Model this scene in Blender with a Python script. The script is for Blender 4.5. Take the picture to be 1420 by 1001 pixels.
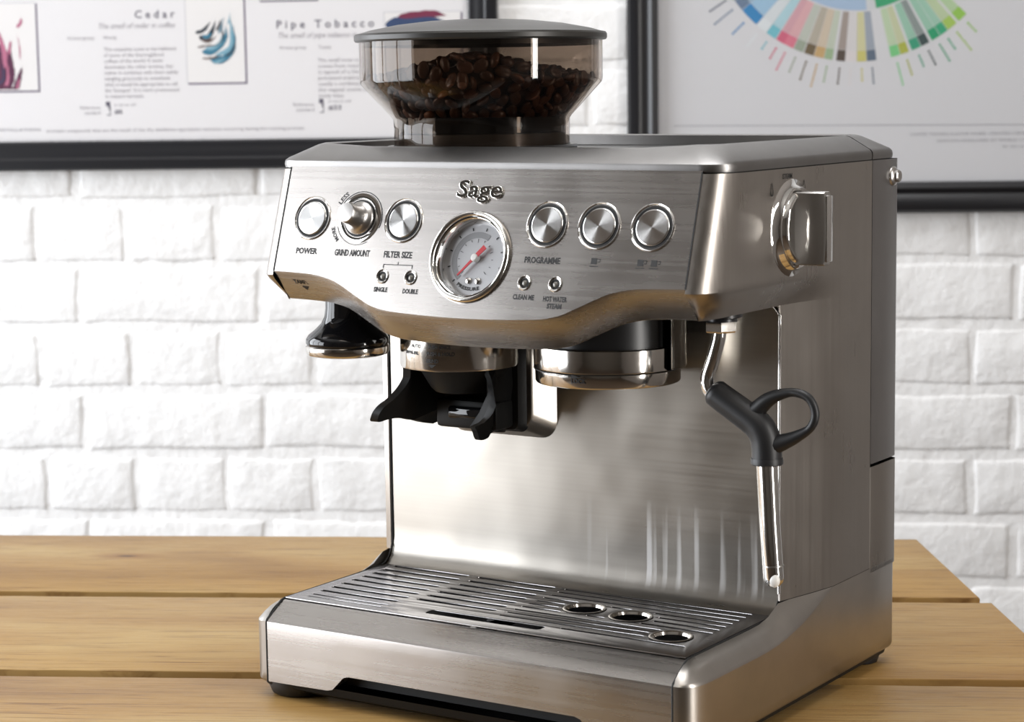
import bpy, bmesh, math, random
from math import sin, cos, pi, radians, hypot, atan2, sqrt
from mathutils import Vector, Matrix
random.seed(7)
for o in list(bpy.data.objects): bpy.data.objects.remove(o, do_unlink=True)
SC = bpy.context.scene
COL = SC.collection
CM = 0.01
TH = radians(28)                      # the wall and the table boards run at 28 degrees to the machine front
WD = Vector((cos(TH), sin(TH), 0)); WN = Vector((-sin(TH), cos(TH), 0))
def UN(u, n, z=0): return WD*u + WN*n + Vector((0, 0, z))

# ------------------------------------------------------------------ camera
cam_d = bpy.data.cameras.new('camera'); cam = bpy.data.objects.new('camera', cam_d); COL.objects.link(cam)
yaw, pit, rol = radians(-33.099), radians(7.404), radians(-0.807)
fw = Vector((sin(yaw)*cos(pit), cos(yaw)*cos(pit), -sin(pit)))
rt = Vector((cos(yaw), -sin(yaw), 0)); up = rt.cross(fw)
r2 = rt*cos(rol)+up*sin(rol); u2 = -rt*sin(rol)+up*cos(rol)
mw = Matrix((r2, u2, -fw)).transposed().to_4x4()
mw.translation = Vector((88.697, -104.847, 39.468))*CM
cam.matrix_world = mw
cam_d.sensor_width = 36; cam_d.lens = 2968.65/1420*36
cam_d.clip_start = 0.05; cam_d.clip_end = 30
cam_d.dof.use_dof = True; cam_d.dof.focus_distance = 1.36; cam_d.dof.aperture_fstop = 15
SC.camera = cam
# ------------------------------------------------------------------ light
SC.view_settings.view_transform = 'Standard'; SC.view_settings.look = 'None'
SC.view_settings.gamma = 1; SC.view_settings.use_curve_mapping = False
SC.view_settings.exposure = -0.08
W = bpy.data.worlds.new('world'); SC.world = W; W.use_nodes = True
W.node_tree.nodes['Background'].inputs[0].default_value = (0.80, 0.88, 1.0, 1)
W.node_tree.nodes['Background'].inputs[1].default_value = 1.0
def area(name, loc, direction, w, h, power, color):
    l = bpy.data.lights.new(name, 'AREA'); l.shape = 'RECTANGLE'; l.size = w*CM; l.size_y = h*CM
    l.energy = power; l.color = color
    o = bpy.data.objects.new(name, l); COL.objects.link(o)
    o.location = loc*CM; o.rotation_euler = direction.to_track_quat('-Z', 'Y').to_euler()
    return o
# daylight in the three tall panes of the left window (rotated about their vertical axis)
PANES = [(-115, -44), (-38, 33), (39, 110)]
WZ0, WZ1 = -40, 150
PTOP = [117, 150, 150]                 # pane nearest the camera cut lower, invented to dim its reflection in the face
WU = -200
for (n0, n1), zt_ in zip(PANES, PTOP):
    area('daylight_pane', UN(WU-3, (n0+n1)/2, (WZ0+zt_)/2), WD, n1-n0, zt_-WZ0, 30*(zt_-WZ0)/178, (0.93, 0.96, 1.0))
# the narrow window on the right
area('daylight_slot', UN(152, -84, 60), -WD, 17, 170, 26, (1.0, 0.97, 0.93))
# ceiling lamp panel over the room
# skylight over the table, close to the brick wall
sl = area('skylight', UN(20, 15, 198), Vector((0, 0, -1)), 90, 120, 24.5, (0.97, 0.98, 1.0)); sl.rotation_euler = (0, 0, TH)
area('ceiling_panel_light', UN(0, -120, 197), Vector((0, 0, -1)), 80, 60, 4, (1.0, 0.90, 0.78))

# ------------------------------------------------------------------ materials
def mat(name, color, metal=0, rough=.5, **k):
    m = bpy.data.materials.new(name); m.use_nodes = True
    b = m.node_tree.nodes['Principled BSDF']
    b.inputs['Base Color'].default_value = (*color, 1); b.inputs['Metallic'].default_value = metal
    b.inputs['Roughness'].default_value = rough
    for a, v in k.items(): b.inputs[a.replace('_', ' ')].default_value = v
    return m
def nd(m, t, **k):
    n = m.node_tree.nodes.new(t)
    for a, v in k.items(): setattr(n, a, v)
    return n
def lk(m, a, b): m.node_tree.links.new(a, b)
def noise(m, scale, mapscale=(1, 1, 1), detail=4, rough=.6, coord='Object', rot=(0, 0, 0)):
    tc = nd(m, 'ShaderNodeTexCoord'); mp = nd(m, 'ShaderNodeMapping'); mp.inputs['Scale'].default_value = mapscale
    mp.inputs['Rotation'].default_value = rot
    nz = nd(m, 'ShaderNodeTexNoise'); nz.inputs['Scale'].default_value = scale; nz.inputs['Detail'].default_value = detail
    nz.inputs['Roughness'].default_value = rough
    lk(m, tc.outputs[coord], mp.inputs[0]); lk(m, mp.outputs[0], nz.inputs['Vector'])
    return nz
def ramp(m, fac, stops):
    r = nd(m, 'ShaderNodeValToRGB'); e = r.color_ramp.elements
    while len(e) < len(stops): e.new(.5)
    for i, (p, c) in enumerate(stops): e[i].position = p; e[i].color = (*c, 1)
    lk(m, fac, r.inputs[0]); return r
def brushed(name, color, rough, anis, axis='X', streak=.25, grain=1.0, wob=0.0, scratch=0.0):
    """brushed sheet metal: brushing runs along `axis` (UV u), streaks are fine relief + roughness"""
    m = mat(name, color, 1, rough); b = m.node_tree.nodes['Principled BSDF']
    if anis:
        b.inputs['Anisotropic'].default_value = anis; b.inputs['Anisotropic Rotation'].default_value = .25
        tg = nd(m, 'ShaderNodeTangent', direction_type='UV_MAP', uv_map='brush'); lk(m, tg.outputs[0], b.inputs['Tangent'])
    sc = dict(X=(6, 520, 520), Y=(520, 6, 520), Z=(520, 520, 6))[axis]
    n1 = noise(m, 1.0, sc, 0)
    n2 = noise(m, 22, (1, 1, 1), 2)
    mr = nd(m, 'ShaderNodeMath', operation='MULTIPLY_ADD'); lk(m, n1.outputs[0], mr.inputs[0]); mr.inputs[1].default_value = streak; mr.inputs[2].default_value = rough-streak*.5
    m3 = nd(m, 'ShaderNodeMath', operation='MULTIPLY_ADD'); lk(m, n2.outputs[0], m3.inputs[0]); m3.inputs[1].default_value = .10; lk(m, mr.outputs[0], m3.inputs[2])
    m4 = nd(m, 'ShaderNodeMath', operation='SUBTRACT'); lk(m, m3.outputs[0], m4.inputs[0]); m4.inputs[1].default_value = .05
    last = m4.outputs[0]
    lk(m, last, b.inputs['Roughness'])
    bp = nd(m, 'ShaderNodeBump'); bp.inputs['Strength'].default_value = .25*grain; bp.inputs['Distance'].default_value = .00006
    lk(m, n1.outputs[0], bp.inputs['Height']); prev = bp
    if not grain:
        m.node_tree.links.remove(bp.inputs['Height'].links[0])
    rc_ = ramp(m, n1.outputs[0], [(.3, tuple(c*.985 for c in color)), (.7, tuple(c*1.015 for c in color))]); lk(m, rc_.outputs[0], b.inputs['Base Color'])
    if wob:
        n4 = noise(m, 9, (1, 1, 1), 2)
        b2 = nd(m, 'ShaderNodeBump'); b2.inputs['Strength'].default_value = 1; b2.inputs['Distance'].default_value = wob
        lk(m, n4.outputs[0], b2.inputs['Height']); lk(m, prev.outputs[0], b2.inputs['Normal']); prev = b2
    if scratch:
        # thin crossing scratches
        for rot, sc2 in (((0, .6, .3), (30, 900, 30)), ((0, -.5, .2), (900, 900, 25))):
            n5 = noise(m, .6, sc2, 1, rot=rot)
            r5 = ramp(m, n5.outputs[0], [(.72, (0, 0, 0)), (.76, (1, 1, 1))])
            b5 = nd(m, 'ShaderNodeBump'); b5.inputs['Strength'].default_value = scratch; b5.inputs['Distance'].default_value = .0001
            lk(m, r5.outputs[0], b5.inputs['Height']); lk(m, prev.outputs[0], b5.inputs['Normal']); prev = b5
    lk(m, prev.outputs[0], b.inputs['Normal'])
    return m
def satin(name, color, rough, metal=1.0, bump=.12, scale=900):
    m = mat(name, color, metal, rough); b = m.node_tree.nodes['Principled BSDF']
    n = noise(m, scale, (1, 1, 1), 2); bp = nd(m, 'ShaderNodeBump'); bp.inputs['Strength'].default_value = bump; bp.inputs['Distance'].default_value = .0002
    lk(m, n.outputs[0], bp.inputs['Height']); lk(m, bp.outputs[0], b.inputs['Normal'])
    n2 = noise(m, 18, (1, 1, 1), 4)
    r = ramp(m, n2.outputs[0], [(.35, tuple(c*.9 for c in color)), (.7, tuple(min(1, c*1.06) for c in color))]); lk(m, r.outputs[0], b.inputs['Base Color'])
    return m
M = {}
M['face'] = brushed('brushed_steel', (.385, .362, .342), .27, .82, 'X', .07, 0, .0006, 0)
M['back'] = brushed('brushed_back_panel', (.41, .387, .355), .31, .75, 'X', .05, 0, .0012, 0)
def drips(m):
    """dried milk runs low on the right half of the back panel"""
    b = m.node_tree.nodes['Principled BSDF']
    n = noise(m, 1.0, (150, 1, 4), 1, rot=(0, radians(-6), 0)); r = ramp(m, n.outputs[0], [(.54, (0, 0, 0)), (.66, (1, 1, 1))])
    tc = nd(m, 'ShaderNodeTexCoord'); sp = nd(m, 'ShaderNodeSeparateXYZ'); lk(m, tc.outputs['Object'], sp.inputs[0])
    def mr(o, a, b_, c, d):
        k = nd(m, 'ShaderNodeMapRange'); k.inputs[1].default_value = a; k.inputs[2].default_value = b_; k.inputs[3].default_value = c; k.inputs[4].default_value = d; lk(m, o, k.inputs[0]); return k.outputs[0]
    def mul(a, c):
        k = nd(m, 'ShaderNodeMath', operation='MULTIPLY'); lk(m, a, k.inputs[0])
        if isinstance(c, float): k.inputs[1].default_value = c
        else: lk(m, c, k.inputs[1])
        return k.outputs[0]
    mask = mul(mul(mul(r.outputs[0], mr(sp.outputs['Z'], -.035, -.065, 0, 1)), mr(sp.outputs['X'], .0, .035, 0, 1)), mul(mr(sp.outputs['Z'], -.095, -.085, 0, 1), .75))
    old = b.inputs['Base Color'].links[0].from_socket
    mx = nd(m, 'ShaderNodeMixRGB'); lk(m, mask, mx.inputs[0]); lk(m, old, mx.inputs[1]); mx.inputs[2].default_value = (.62, .61, .60, 1); lk(m, mx.outputs[0], b.inputs['Base Color'])
    oldr = b.inputs['Roughness'].links[0].from_socket
    ad = nd(m, 'ShaderNodeMath', operation='MULTIPLY_ADD'); lk(m, mask, ad.inputs[0]); ad.inputs[1].default_value = .25; lk(m, oldr, ad.inputs[2]); lk(m, ad.outputs[0], b.inputs['Roughness'])
M['plate'] = brushed('brushed_back_plate_marked', (.38, .355, .32), .30, .75, 'X', .05, 0, .0012, 0); drips(M['plate'])
M['side'] = brushed('brushed_side_steel', (.37, .34, .31), .30, .5, 'Z', .06, 0, .0005)
M['tray'] = brushed('brushed_tray_steel', (.38, .37, .37), .24, .7, 'X', .06, 0, .0006, 0)
M['spun'] = mat('spun_steel', (.80, .79, .775), 1, .16)
def _spun(m):
    b = m.node_tree.nodes['Principled BSDF']; b.inputs['Anisotropic'].default_value = .97; b.inputs['Anisotropic Rotation'].default_value = .25
    tg = nd(m, 'ShaderNodeTangent', direction_type='RADIAL', axis='Z'); lk(m, tg.outputs[0], b.inputs['Tangent'])
_spun(M['spun'])
M['shell'] = satin('cast_shell_metal', (.43, .405, .375), .33)
M['cover'] = satin('satin_top_cover', (.25, .242, .236), .36)
M['knob'] = satin('satin_knob_metal', (.55, .53, .51), .30)
M['tank'] = satin('tank_plastic', (.115, .108, .105), .30, 0.35)
M['chrome'] = mat('chrome', (.80, .79, .77), 1, .06)
M['steel'] = brushed('turned_steel', (.58, .55, .51), .12, 0, 'X', .04, .1)
M['tube'] = mat('polished_tube', (.74, .73, .71), 1, .12)
M['black'] = mat('black_plastic', (.012, .012, .013), 0, .32)
M['blackgloss'] = mat('gloss_black_plastic', (.008, .008, .009), 0, .04)
M['rubber'] = satin('black_rubber', (.009, .009, .010), .45, 0, .2)
M['cradle'] = mat('matt_black_cradle', (.007, .007, .007), 0, .5, Specular_IOR_Level=.22)
M['dark'] = mat('dark_interior', (.006, .006, .006), 0, .6)
M['ink'] = mat('black_print', (.015, .014, .014), 0, .5)
M['inksoft'] = mat('grey_print', (.22, .20, .20), 0, .5)
M['dial'] = mat('dial_face', (.42, .42, .43), .3, .35)
M['dialgrey'] = mat('dial_band', (.22, .22, .225), .4, .4)
M['red'] = mat('red_needle', (.55, .03, .04), 0, .35)
M['led'] = mat('lamp_lens', (.20, .19, .17), .2, .15)
M['lid'] = satin('hopper_lid_plastic', (.032, .030, .027), .36, .2, .1)
M['white'] = mat('white_plastic', (.80, .79, .76), 0, .3)

def glass(name, tint, ior=1.5, rough=0.0):
    m = bpy.data.materials.new(name); m.use_nodes = True; nt = m.node_tree; nt.nodes.clear()
    out = nd(m, 'ShaderNodeOutputMaterial'); mix = nd(m, 'ShaderNodeMixShader'); tr = nd(m, 'ShaderNodeBsdfTransparent'); gl = nd(m, 'ShaderNodeBsdfGlossy')
    # Schlick reflectance, the same from both sides of the thin pane
    lw_ = nd(m, 'ShaderNodeLayerWeight'); lw_.inputs[0].default_value = .5
    pw = nd(m, 'ShaderNodeMath', operation='POWER'); lk(m, lw_.outputs['Facing'], pw.inputs[0]); pw.inputs[1].default_value = 5
    r0 = ((ior-1)/(ior+1))**2
    fr = nd(m, 'ShaderNodeMath', operation='MULTIPLY_ADD'); lk(m, pw.outputs[0], fr.inputs[0]); fr.inputs[1].default_value = 1-r0; fr.inputs[2].default_value = r0
    tr.inputs[0].default_value = (*tint, 1); gl.inputs['Roughness'].default_value = rough; gl.inputs[0].default_value = (1, 1, 1, 1)
    lk(m, fr.outputs[0], mix.inputs[0]); lk(m, tr.outputs[0], mix.inputs[1]); lk(m, gl.outputs[0], mix.inputs[2]); lk(m, mix.outputs[0], out.inputs[0])
    return m
M['smoke'] = glass('smoked_clear_plastic', (.66, .61, .565), 1.42)
M['glass'] = glass('clear_glass', (.96, .96, .96), 1.45)

# ------------------------------------------------------------------ object helpers
WORLDLOC = {}
def wl(o): return WORLDLOC[o.name] if o is not None else Vector((0, 0, 0))
def props(o, label=None, cat=None, group=None, kind=None):
    if label: o['label'] = label
    if cat: o['category'] = cat
    if group: o['group'] = group
    if kind: o['kind'] = kind
    return o
def empty(name, loc, **k):
    o = bpy.data.objects.new(name, None); COL.objects.link(o); o.location = Vector(loc)*CM; o.empty_display_size = .02
    WORLDLOC[o.name] = Vector(loc); return props(o, **k)
def link(name, me, parent, origin, **k):
    """mesh verts are in world cm; recentre on origin and link"""
    o = bpy.data.objects.new(name, me); COL.objects.link(o)
    o.parent = parent; o.location = (Vector(origin)-wl(parent))*CM
    WORLDLOC[o.name] = Vector(origin)
    return props(o, **k)
def finish(name, bm, m, parent=None, smooth=40, brush=None, origin=None, **k):
    if origin is None:
        lo = Vector([min(v.co[i] for v in bm.verts) for i in range(3)]); hi = Vector([max(v.co[i] for v in bm.verts) for i in range(3)])
        origin = (lo+hi)/2; 
        if parent is None: origin.z = lo.z
    origin = Vector(origin)
    uvl = bm.loops.layers.uv.new('brush')
    if brush:
        fu = {'X': lambda c: (c.x, c.z-c.y*.8), 'Y': lambda c: (c.y+c.x, c.z), 'Z': lambda c: (c.z, c.y+c.x)}[brush]
        for f in bm.faces:
            for l in f.loops: l[uvl].uv = fu(l.vert.co)
    for v in bm.verts: v.co = (v.co-origin)*CM
    if smooth is not None:
        a = radians(smooth)
        for f in bm.faces: f.smooth = True
        for e in bm.edges:
            if len(e.link_faces) == 2 and e.calc_face_angle(0) > a: e.smooth = False
    me = bpy.data.meshes.new(name); bm.to_mesh(me); bm.free()
    for mm in (m if isinstance(m, (list, tuple)) else [m]): me.materials.append(mm)
    return link(name, me, parent, origin, **k)
def NB(): return bmesh.new()
def grid(bm, rows, close_u=False, close_v=False, flip=False):
    """rows of points -> quads"""
    vs = [[bm.verts.new(Vector(p)) for p in r] for r in rows]
    nr, nc = len(vs), len(vs[0])
    for i in range(nr if close_v else nr-1):
        for j in range(nc if close_u else nc-1):
            q = [vs[i][j], vs[i][(j+1) % nc], vs[(i+1) % nr][(j+1) % nc], vs[(i+1) % nr][j]]
            if flip: q.reverse()
            try: bm.faces.new(q)
            except ValueError: pass
    return vs
def cap(bm, ring, flip=False):
    r = list(ring)
    if flip: r.reverse()
    try: return bm.faces.new(r)
    except ValueError: return None
def recalc(bm): bmesh.ops.recalc_face_normals(bm, faces=bm.faces)
def lathe(bm, prof, N=64, c=(0, 0, 0), closed=False, mtx=None, a0=0, a1=2*pi):
    """prof = [(r,z)...]; revolve about z"""
    full = abs(a1-a0-2*pi) < 1e-6
    rows = []
    for r, z in prof:
        row = []
        for i in range(N if full else N+1):
            a = a0+(a1-a0)*i/N; p = Vector((r*cos(a), r*sin(a), z))
            if mtx: p = mtx @ p
            row.append(p+Vector(c))
        rows.append(row)
    vs = grid(bm, rows, close_u=full, close_v=closed)
    bmesh.ops.remove_doubles(bm, verts=bm.verts, dist=1e-4)
    return vs
def box(bm, x0, x1, y0, y1, z0, z1, bev=0, seg=2, mtx=None):
    r = bmesh.ops.create_cube(bm, size=1); vs = r['verts']
    for v in vs: v.co = Vector((x0 if v.co.x < 0 else x1, y0 if v.co.y < 0 else y1, z0 if v.co.z < 0 else z1))
    es = list({e for v in vs for e in v.link_edges})
    if bev: 
        rb = bmesh.ops.bevel(bm, geom=es, offset=bev, segments=seg, profile=.5, affect='EDGES', clamp_overlap=True)
        vs = list({v for f in rb['faces'] for v in f.verts} | {v for v in vs if v.is_valid})
    if mtx:
        done = set()
        st = [v for v in vs if v.is_valid]
        while st:
            v = st.pop()
            if v in done: continue
            done.add(v); st += [e.other_vert(v) for e in v.link_edges]
        for v in done: v.co = mtx @ v.co
    return vs
def prism(bm, pts, d0, d1, fn):
    """extrude polygon pts (2D) between d0 and d1; fn(a,b,d)->world"""
    A = [bm.verts.new(fn(a, b, d0)) for a, b in pts]; B = [bm.verts.new(fn(a, b, d1)) for a, b in pts]
    n = len(pts)
    for i in range(n): bm.faces.new((A[i], A[(i+1) % n], B[(i+1) % n], B[i]))
    bm.faces.new(A); bm.faces.new(list(reversed(B))); recalc(bm)
def sweep(bm, path, rad, N=20, closed=False, ell=None, upv=Vector((0, 0, 1)), capends=True):
    """tube along path; rad number or list; ell=(a,b) scale"""
    path = [Vector(p) for p in path]; n = len(path); rows = []
    prev = None
    for i, p in enumerate(path):
        if closed: t = (path[(i+1) % n]-path[i-1]).normalized()
        else: t = (path[min(i+1, n-1)]-path[max(i-1, 0)]).normalized()
        if prev is None:
            s = t.cross(upv); s = s if s.length > 1e-3 else t.cross(Vector((0, 1, 0))); s.normalize()
        else: s = (prev-t*prev.dot(t)).normalized()
        prev = s; w = t.cross(s)
        r = rad[i] if isinstance(rad, (list, tuple)) else rad
        ea, eb = ell or (1, 1)
        rows.append([p+s*(r*ea*cos(2*pi*k/N))+w*(r*eb*sin(2*pi*k/N)) for k in range(N)])
    vs = grid(bm, rows, close_u=True, close_v=closed)
    if capends and not closed: cap(bm, vs[0]); cap(bm, vs[-1])
    recalc(bm)
def catmull(P, k=8, closed=False):
    P = [Vector(p) for p in P]; out = []; n = len(P)
    rng = range(n if closed else n-1)
    for i in rng:
        if closed: a, b, c, d = P[i-1], P[i], P[(i+1) % n], P[(i+2) % n]
        else: a, b, c, d = P[max(i-1, 0)], P[i], P[i+1], P[min(i+2, n-1)]
        for j in range(k):
            t = j/k
            out.append(.5*((2*b)+(c-a)*t+(2*a-5*b+4*c-d)*t*t+(3*b-a-3*c+d)*t*t*t))
    if not closed: out.append(P[-1])
    return out
def text_bm(body, size=1, bold=0, italic=0, spacing=1, width=None, align='CENTER', extrude=0, bevel=0, res=3, bm=None, fn=None):
    cu = bpy.data.curves.new('t', 'FONT'); cu.body = body; cu.size = size; cu.align_x = align; cu.space_character = spacing
    cu.offset = bold; cu.extrude = extrude; cu.bevel_depth = bevel; cu.bevel_resolution = 2; cu.resolution_u = res; cu.shear = italic
    ob = bpy.data.objects.new('t', cu); COL.objects.link(ob)
    dg = bpy.context.evaluated_depsgraph_get(); me = bpy.data.meshes.new_from_object(ob.evaluated_get(dg))
    bpy.data.objects.remove(ob); bpy.data.curves.remove(cu)
    xs = [v.co.x for v in me.vertices] or [0]
    if width and max(xs) > min(xs):
        k = width/(max(xs)-min(xs))
        for v in me.vertices: v.co.x *= k
    b = bm or NB(); n0 = len(b.verts)
    b.from_mesh(me); bpy.data.meshes.remove(me); b.verts.ensure_lookup_table()
    if fn:
        for v in b.verts[n0:]: v.co = fn(*v.co)
    return b
def flat_curve(loops, extrude, bevel, fn, res=2):
    """filled planar outline with holes -> bmesh"""
    cu = bpy.data.curves.new('c', 'CURVE'); cu.dimensions = '2D'; cu.fill_mode = 'BOTH'; cu.extrude = extrude; cu.bevel_depth = bevel; cu.bevel_resolution = res
    for L in loops:
        s = cu.splines.new('POLY'); s.points.add(len(L)-1); s.use_cyclic_u = True
        for i, (x, y) in enumerate(L): s.points[i].co = (x, y, 0, 1)
    ob = bpy.data.objects.new('c', cu); COL.objects.link(ob); dg = bpy.context.evaluated_depsgraph_get()
    me = bpy.data.meshes.new_from_object(ob.evaluated_get(dg)); bpy.data.objects.remove(ob); bpy.data.curves.remove(cu)
    b = NB(); b.from_mesh(me); bpy.data.meshes.remove(me)
    bmesh.ops.remove_doubles(b, verts=b.verts, dist=1e-5)
    for v in b.verts: v.co = fn(*v.co)
    return b
def circ(cx, cy, r, n=40, a0=0, a1=2*pi): return [(cx+r*cos(a0+(a1-a0)*i/n), cy+r*sin(a0+(a1-a0)*i/n)) for i in range(n)]

# ================================================================== THE ROOM
# ---- painted brick wall
def paint_mat():
    m = mat('white_masonry_paint', (.87, .87, .865), 0, .55); b = m.node_tree.nodes['Principled BSDF']
    tc = nd(m, 'ShaderNodeTexCoord'); geo = nd(m, 'ShaderNodeNewGeometry')
    def wn(scale, d, r=.6):
        n = nd(m, 'ShaderNodeTexNoise'); n.inputs['Scale'].default_value = scale; n.inputs['Detail'].default_value = d; n.inputs['Roughness'].default_value = r
        lk(m, geo.outputs['Position'], n.inputs['Vector']); return n
    n1 = wn(28, 6, .6); n2 = wn(7, 3)
    bp = nd(m, 'ShaderNodeBump'); bp.inputs['Strength'].default_value = .8; bp.inputs['Distance'].default_value = .006
    lk(m, n1.outputs[0], bp.inputs['Height']); lk(m, bp.outputs[0], b.inputs['Normal'])
    r = ramp(m, n2.outputs[0], [(.3, (.835, .83, .822)), (.65, (.89, .888, .882))]); lk(m, r.outputs[0], b.inputs['Base Color'])
    return m
M['paint'] = paint_mat()
PN = 127.0
def wfn(u, z, d): return UN(u, PN-d, z)       # d = distance proud of the wall plane
wall = None
bm = NB()
# mortar bed, gently uneven, 5 mm behind the brick faces
rows = []
for i in range(61):
    z = -40+i*100/60
    rows.append([wfn(-80+j*180/110, z, -.11+.07*sin(j*1.7+i*.6)*sin(j*.31-i*1.1)+random.uniform(-.05, .05)) for j in range(111)])
grid(bm, rows, flip=False)
# the plain remainder of the wall around and behind
for (u0, u1, z0, z1) in ((-200, -80, -75, 200), (100, 152, -75, 200), (-80, 100, -75, -40), (-80, 100, 60, 200)):
    grid(bm, [[wfn(u0, z0, -.1), wfn(u1, z0, -.1)], [wfn(u0, z1, -.1), wfn(u1, z1, -.1)]])
grid(bm, [[wfn(-200, -75, -10), wfn(152, -75, -10)], [wfn(-200, 200, -10), wfn(152, 200, -10)]])
wall = finish('wall_back', bm, M['paint'], None, origin=UN(0, PN, -75), kind='structure')
def brick_mesh(w, h, seed):
    rnd = random.Random(seed); bm = NB()
    nx = 9 if w > 15 else 6; nz = 5
    us = [-w/2-.02, -w/2+.13, -w/2+.5]+[-w/2+.5+(w-1)*i/(nx-2) for i in range(1, nx-2)]+[w/2-.5, w/2-.13, w/2+.02]
    zs = [-h/2-.02, -h/2+.13, -h/2+.5, 0, h/2-.5, h/2-.13, h/2+.02]
    rows = []
    for k, z in enumerate(zs):
        row = []
        for j, u in enumerate(us):
            edge = (k in (0, len(zs)-1)) or (j in (0, len(us)-1))
            e2 = (k in (1, len(zs)-2)) or (j in (1, len(us)-2))
            d = -.21 if edge else (.0+rnd.uniform(-.06, .04) if e2 else .07+rnd.uniform(-.05, .05))
            rr_ = .05 if (edge or e2) else .2
            row.append((u+rnd.uniform(-rr_, rr_)+(.12*sin(k*1.3+seed) if j > len(us)-4 or j < 3 else 0), z+rnd.uniform(-rr_, rr_)*.6+.1*sin(j*.9+seed*2)*(1 if k < 3 or k > 3 else 0), d))
        rows.append(row)
    # local frame: x along wall, y into wall, z up
    vs = grid(bm, [[Vector((u, -d, z)) for u, z, d in r] for r in rows])
    loop = vs[0]+[r[-1] for r in vs[1:]]+list(reversed(vs[-1]))[1:]+[r[0] for r in reversed(vs[1:-1])]
    bmesh.ops.subdivide_edges(bm, edges=[], cuts=0)
    for f in bm.faces: f.smooth = True
    for v in bm.verts: v.co *= CM
    me = bpy.data.meshes.new('brick'); bm.to_mesh(me); bm.free(); me.materials.append(M['paint']); return me
LONG = [brick_mesh(22.3, 6.75, s) for s in (1, 2, 3, 4)]; SHORT = [brick_mesh(10.75, 6.75, s) for s in (11, 12, 13, 14, 15)]
joints = [9.72-8.0*k for k in range(-6, 6)]      # course joints measured at 8 cm pitch
C0 = 9.72; PITCH = 7.97
rb = random.Random(5)
for k in range(-5, 6):                            # course k lies between C0+k*P and C0+(k+1)*P
    zc = C0+(k+.5)*PITCH-(.2 if k > 0 else 0)
    stretcher = (k % 2 == 0)
    step = 23.05 if stretcher else 11.55
    off = -48.4 if stretcher else -53.6
    u = off-step*2
    while u < 92:
        me = (LONG if stretcher else SHORT)[rb.randrange(4)]
        o = bpy.data.objects.new('brick', me); COL.objects.link(o); o.parent = wall
        du = rb.uniform(-.25, .25)
        P = wfn(u+step/2+du, zc+rb.uniform(-.12, .12), rb.uniform(-.05, .08))
        o.location = (P-UN(0, PN, -75))*CM; o.rotation_euler = (rb.uniform(-.008, .008), rb.uniform(-.012, .012), TH+(pi if False else 0))
        u += step
# ---- other walls, floor, ceiling (out of frame, they give the metal its reflections)
M['brownwall'] = mat('brown_plaster', (.07, .058, .046), 0, .7)
M['dimwall'] = mat('taupe_plaster', (.20, .175, .155), 0, .7)
M['floorwood'] = mat('dark_floor_boards', (.07, .048, .032), 0, .5)
M['ceil'] = mat('ceiling_paint', (.62, .60, .57), 0, .7)
def slab(name, pts, m, kind='structure'):
    bm = NB(); 
    for P in pts: box(bm, *P)
    for v in bm.verts: v.co = UN(v.co.x, v.co.y, v.co.z)
    return finish(name, bm, m, None, smooth=None, kind=kind)
slab('floor', [(-204, 156, -300, 137, -79, -75)], M['floorwood'])
slab('ceiling', [(-204, 156, -300, 137, 200, 204)], M['ceil'])
slab('wall_front', [(-204, 156, -304, -300, -75, 200)], M['brownwall'])
slab('wall_left', [(-206, -200, -300, -121, -75, 200), (-206, -200, -121, 120, -75, WZ0-3), (-206, -200, -121, 120, WZ1+3, 200), (-206, -200, 120, 127, -75, 200)], M['dimwall'])
wr = slab('wall_right', [(152, 158, -300, -93, -75, 200), (152, 158, -75, 127, -75, 200), (152, 158, -93, -75, 148, 200), (152, 158, -93, -75, -75, -28)], M['dimwall'])
bm = NB()
for n0, n1 in ((-121, -115), (-44, -38), (33, 39), (110, 120)): box(bm, -206, -199, n0, n1, WZ0-3, WZ1+3)
box(bm, -206, -200.5, -115, -44, 117, WZ1)  # added blank above the near pane, keeps its light off the front panel
for z0, z1 in ((WZ0-3, WZ0), (WZ1, WZ1+3)): box(bm, -206, -199, -121, 120, z0, z1)
for v in bm.verts: v.co = UN(*v.co)
finish('window_1', bm, mat('window_frame_paint', (.05, .045, .04), 0, .4), None, smooth=None, kind='structure')

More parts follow.
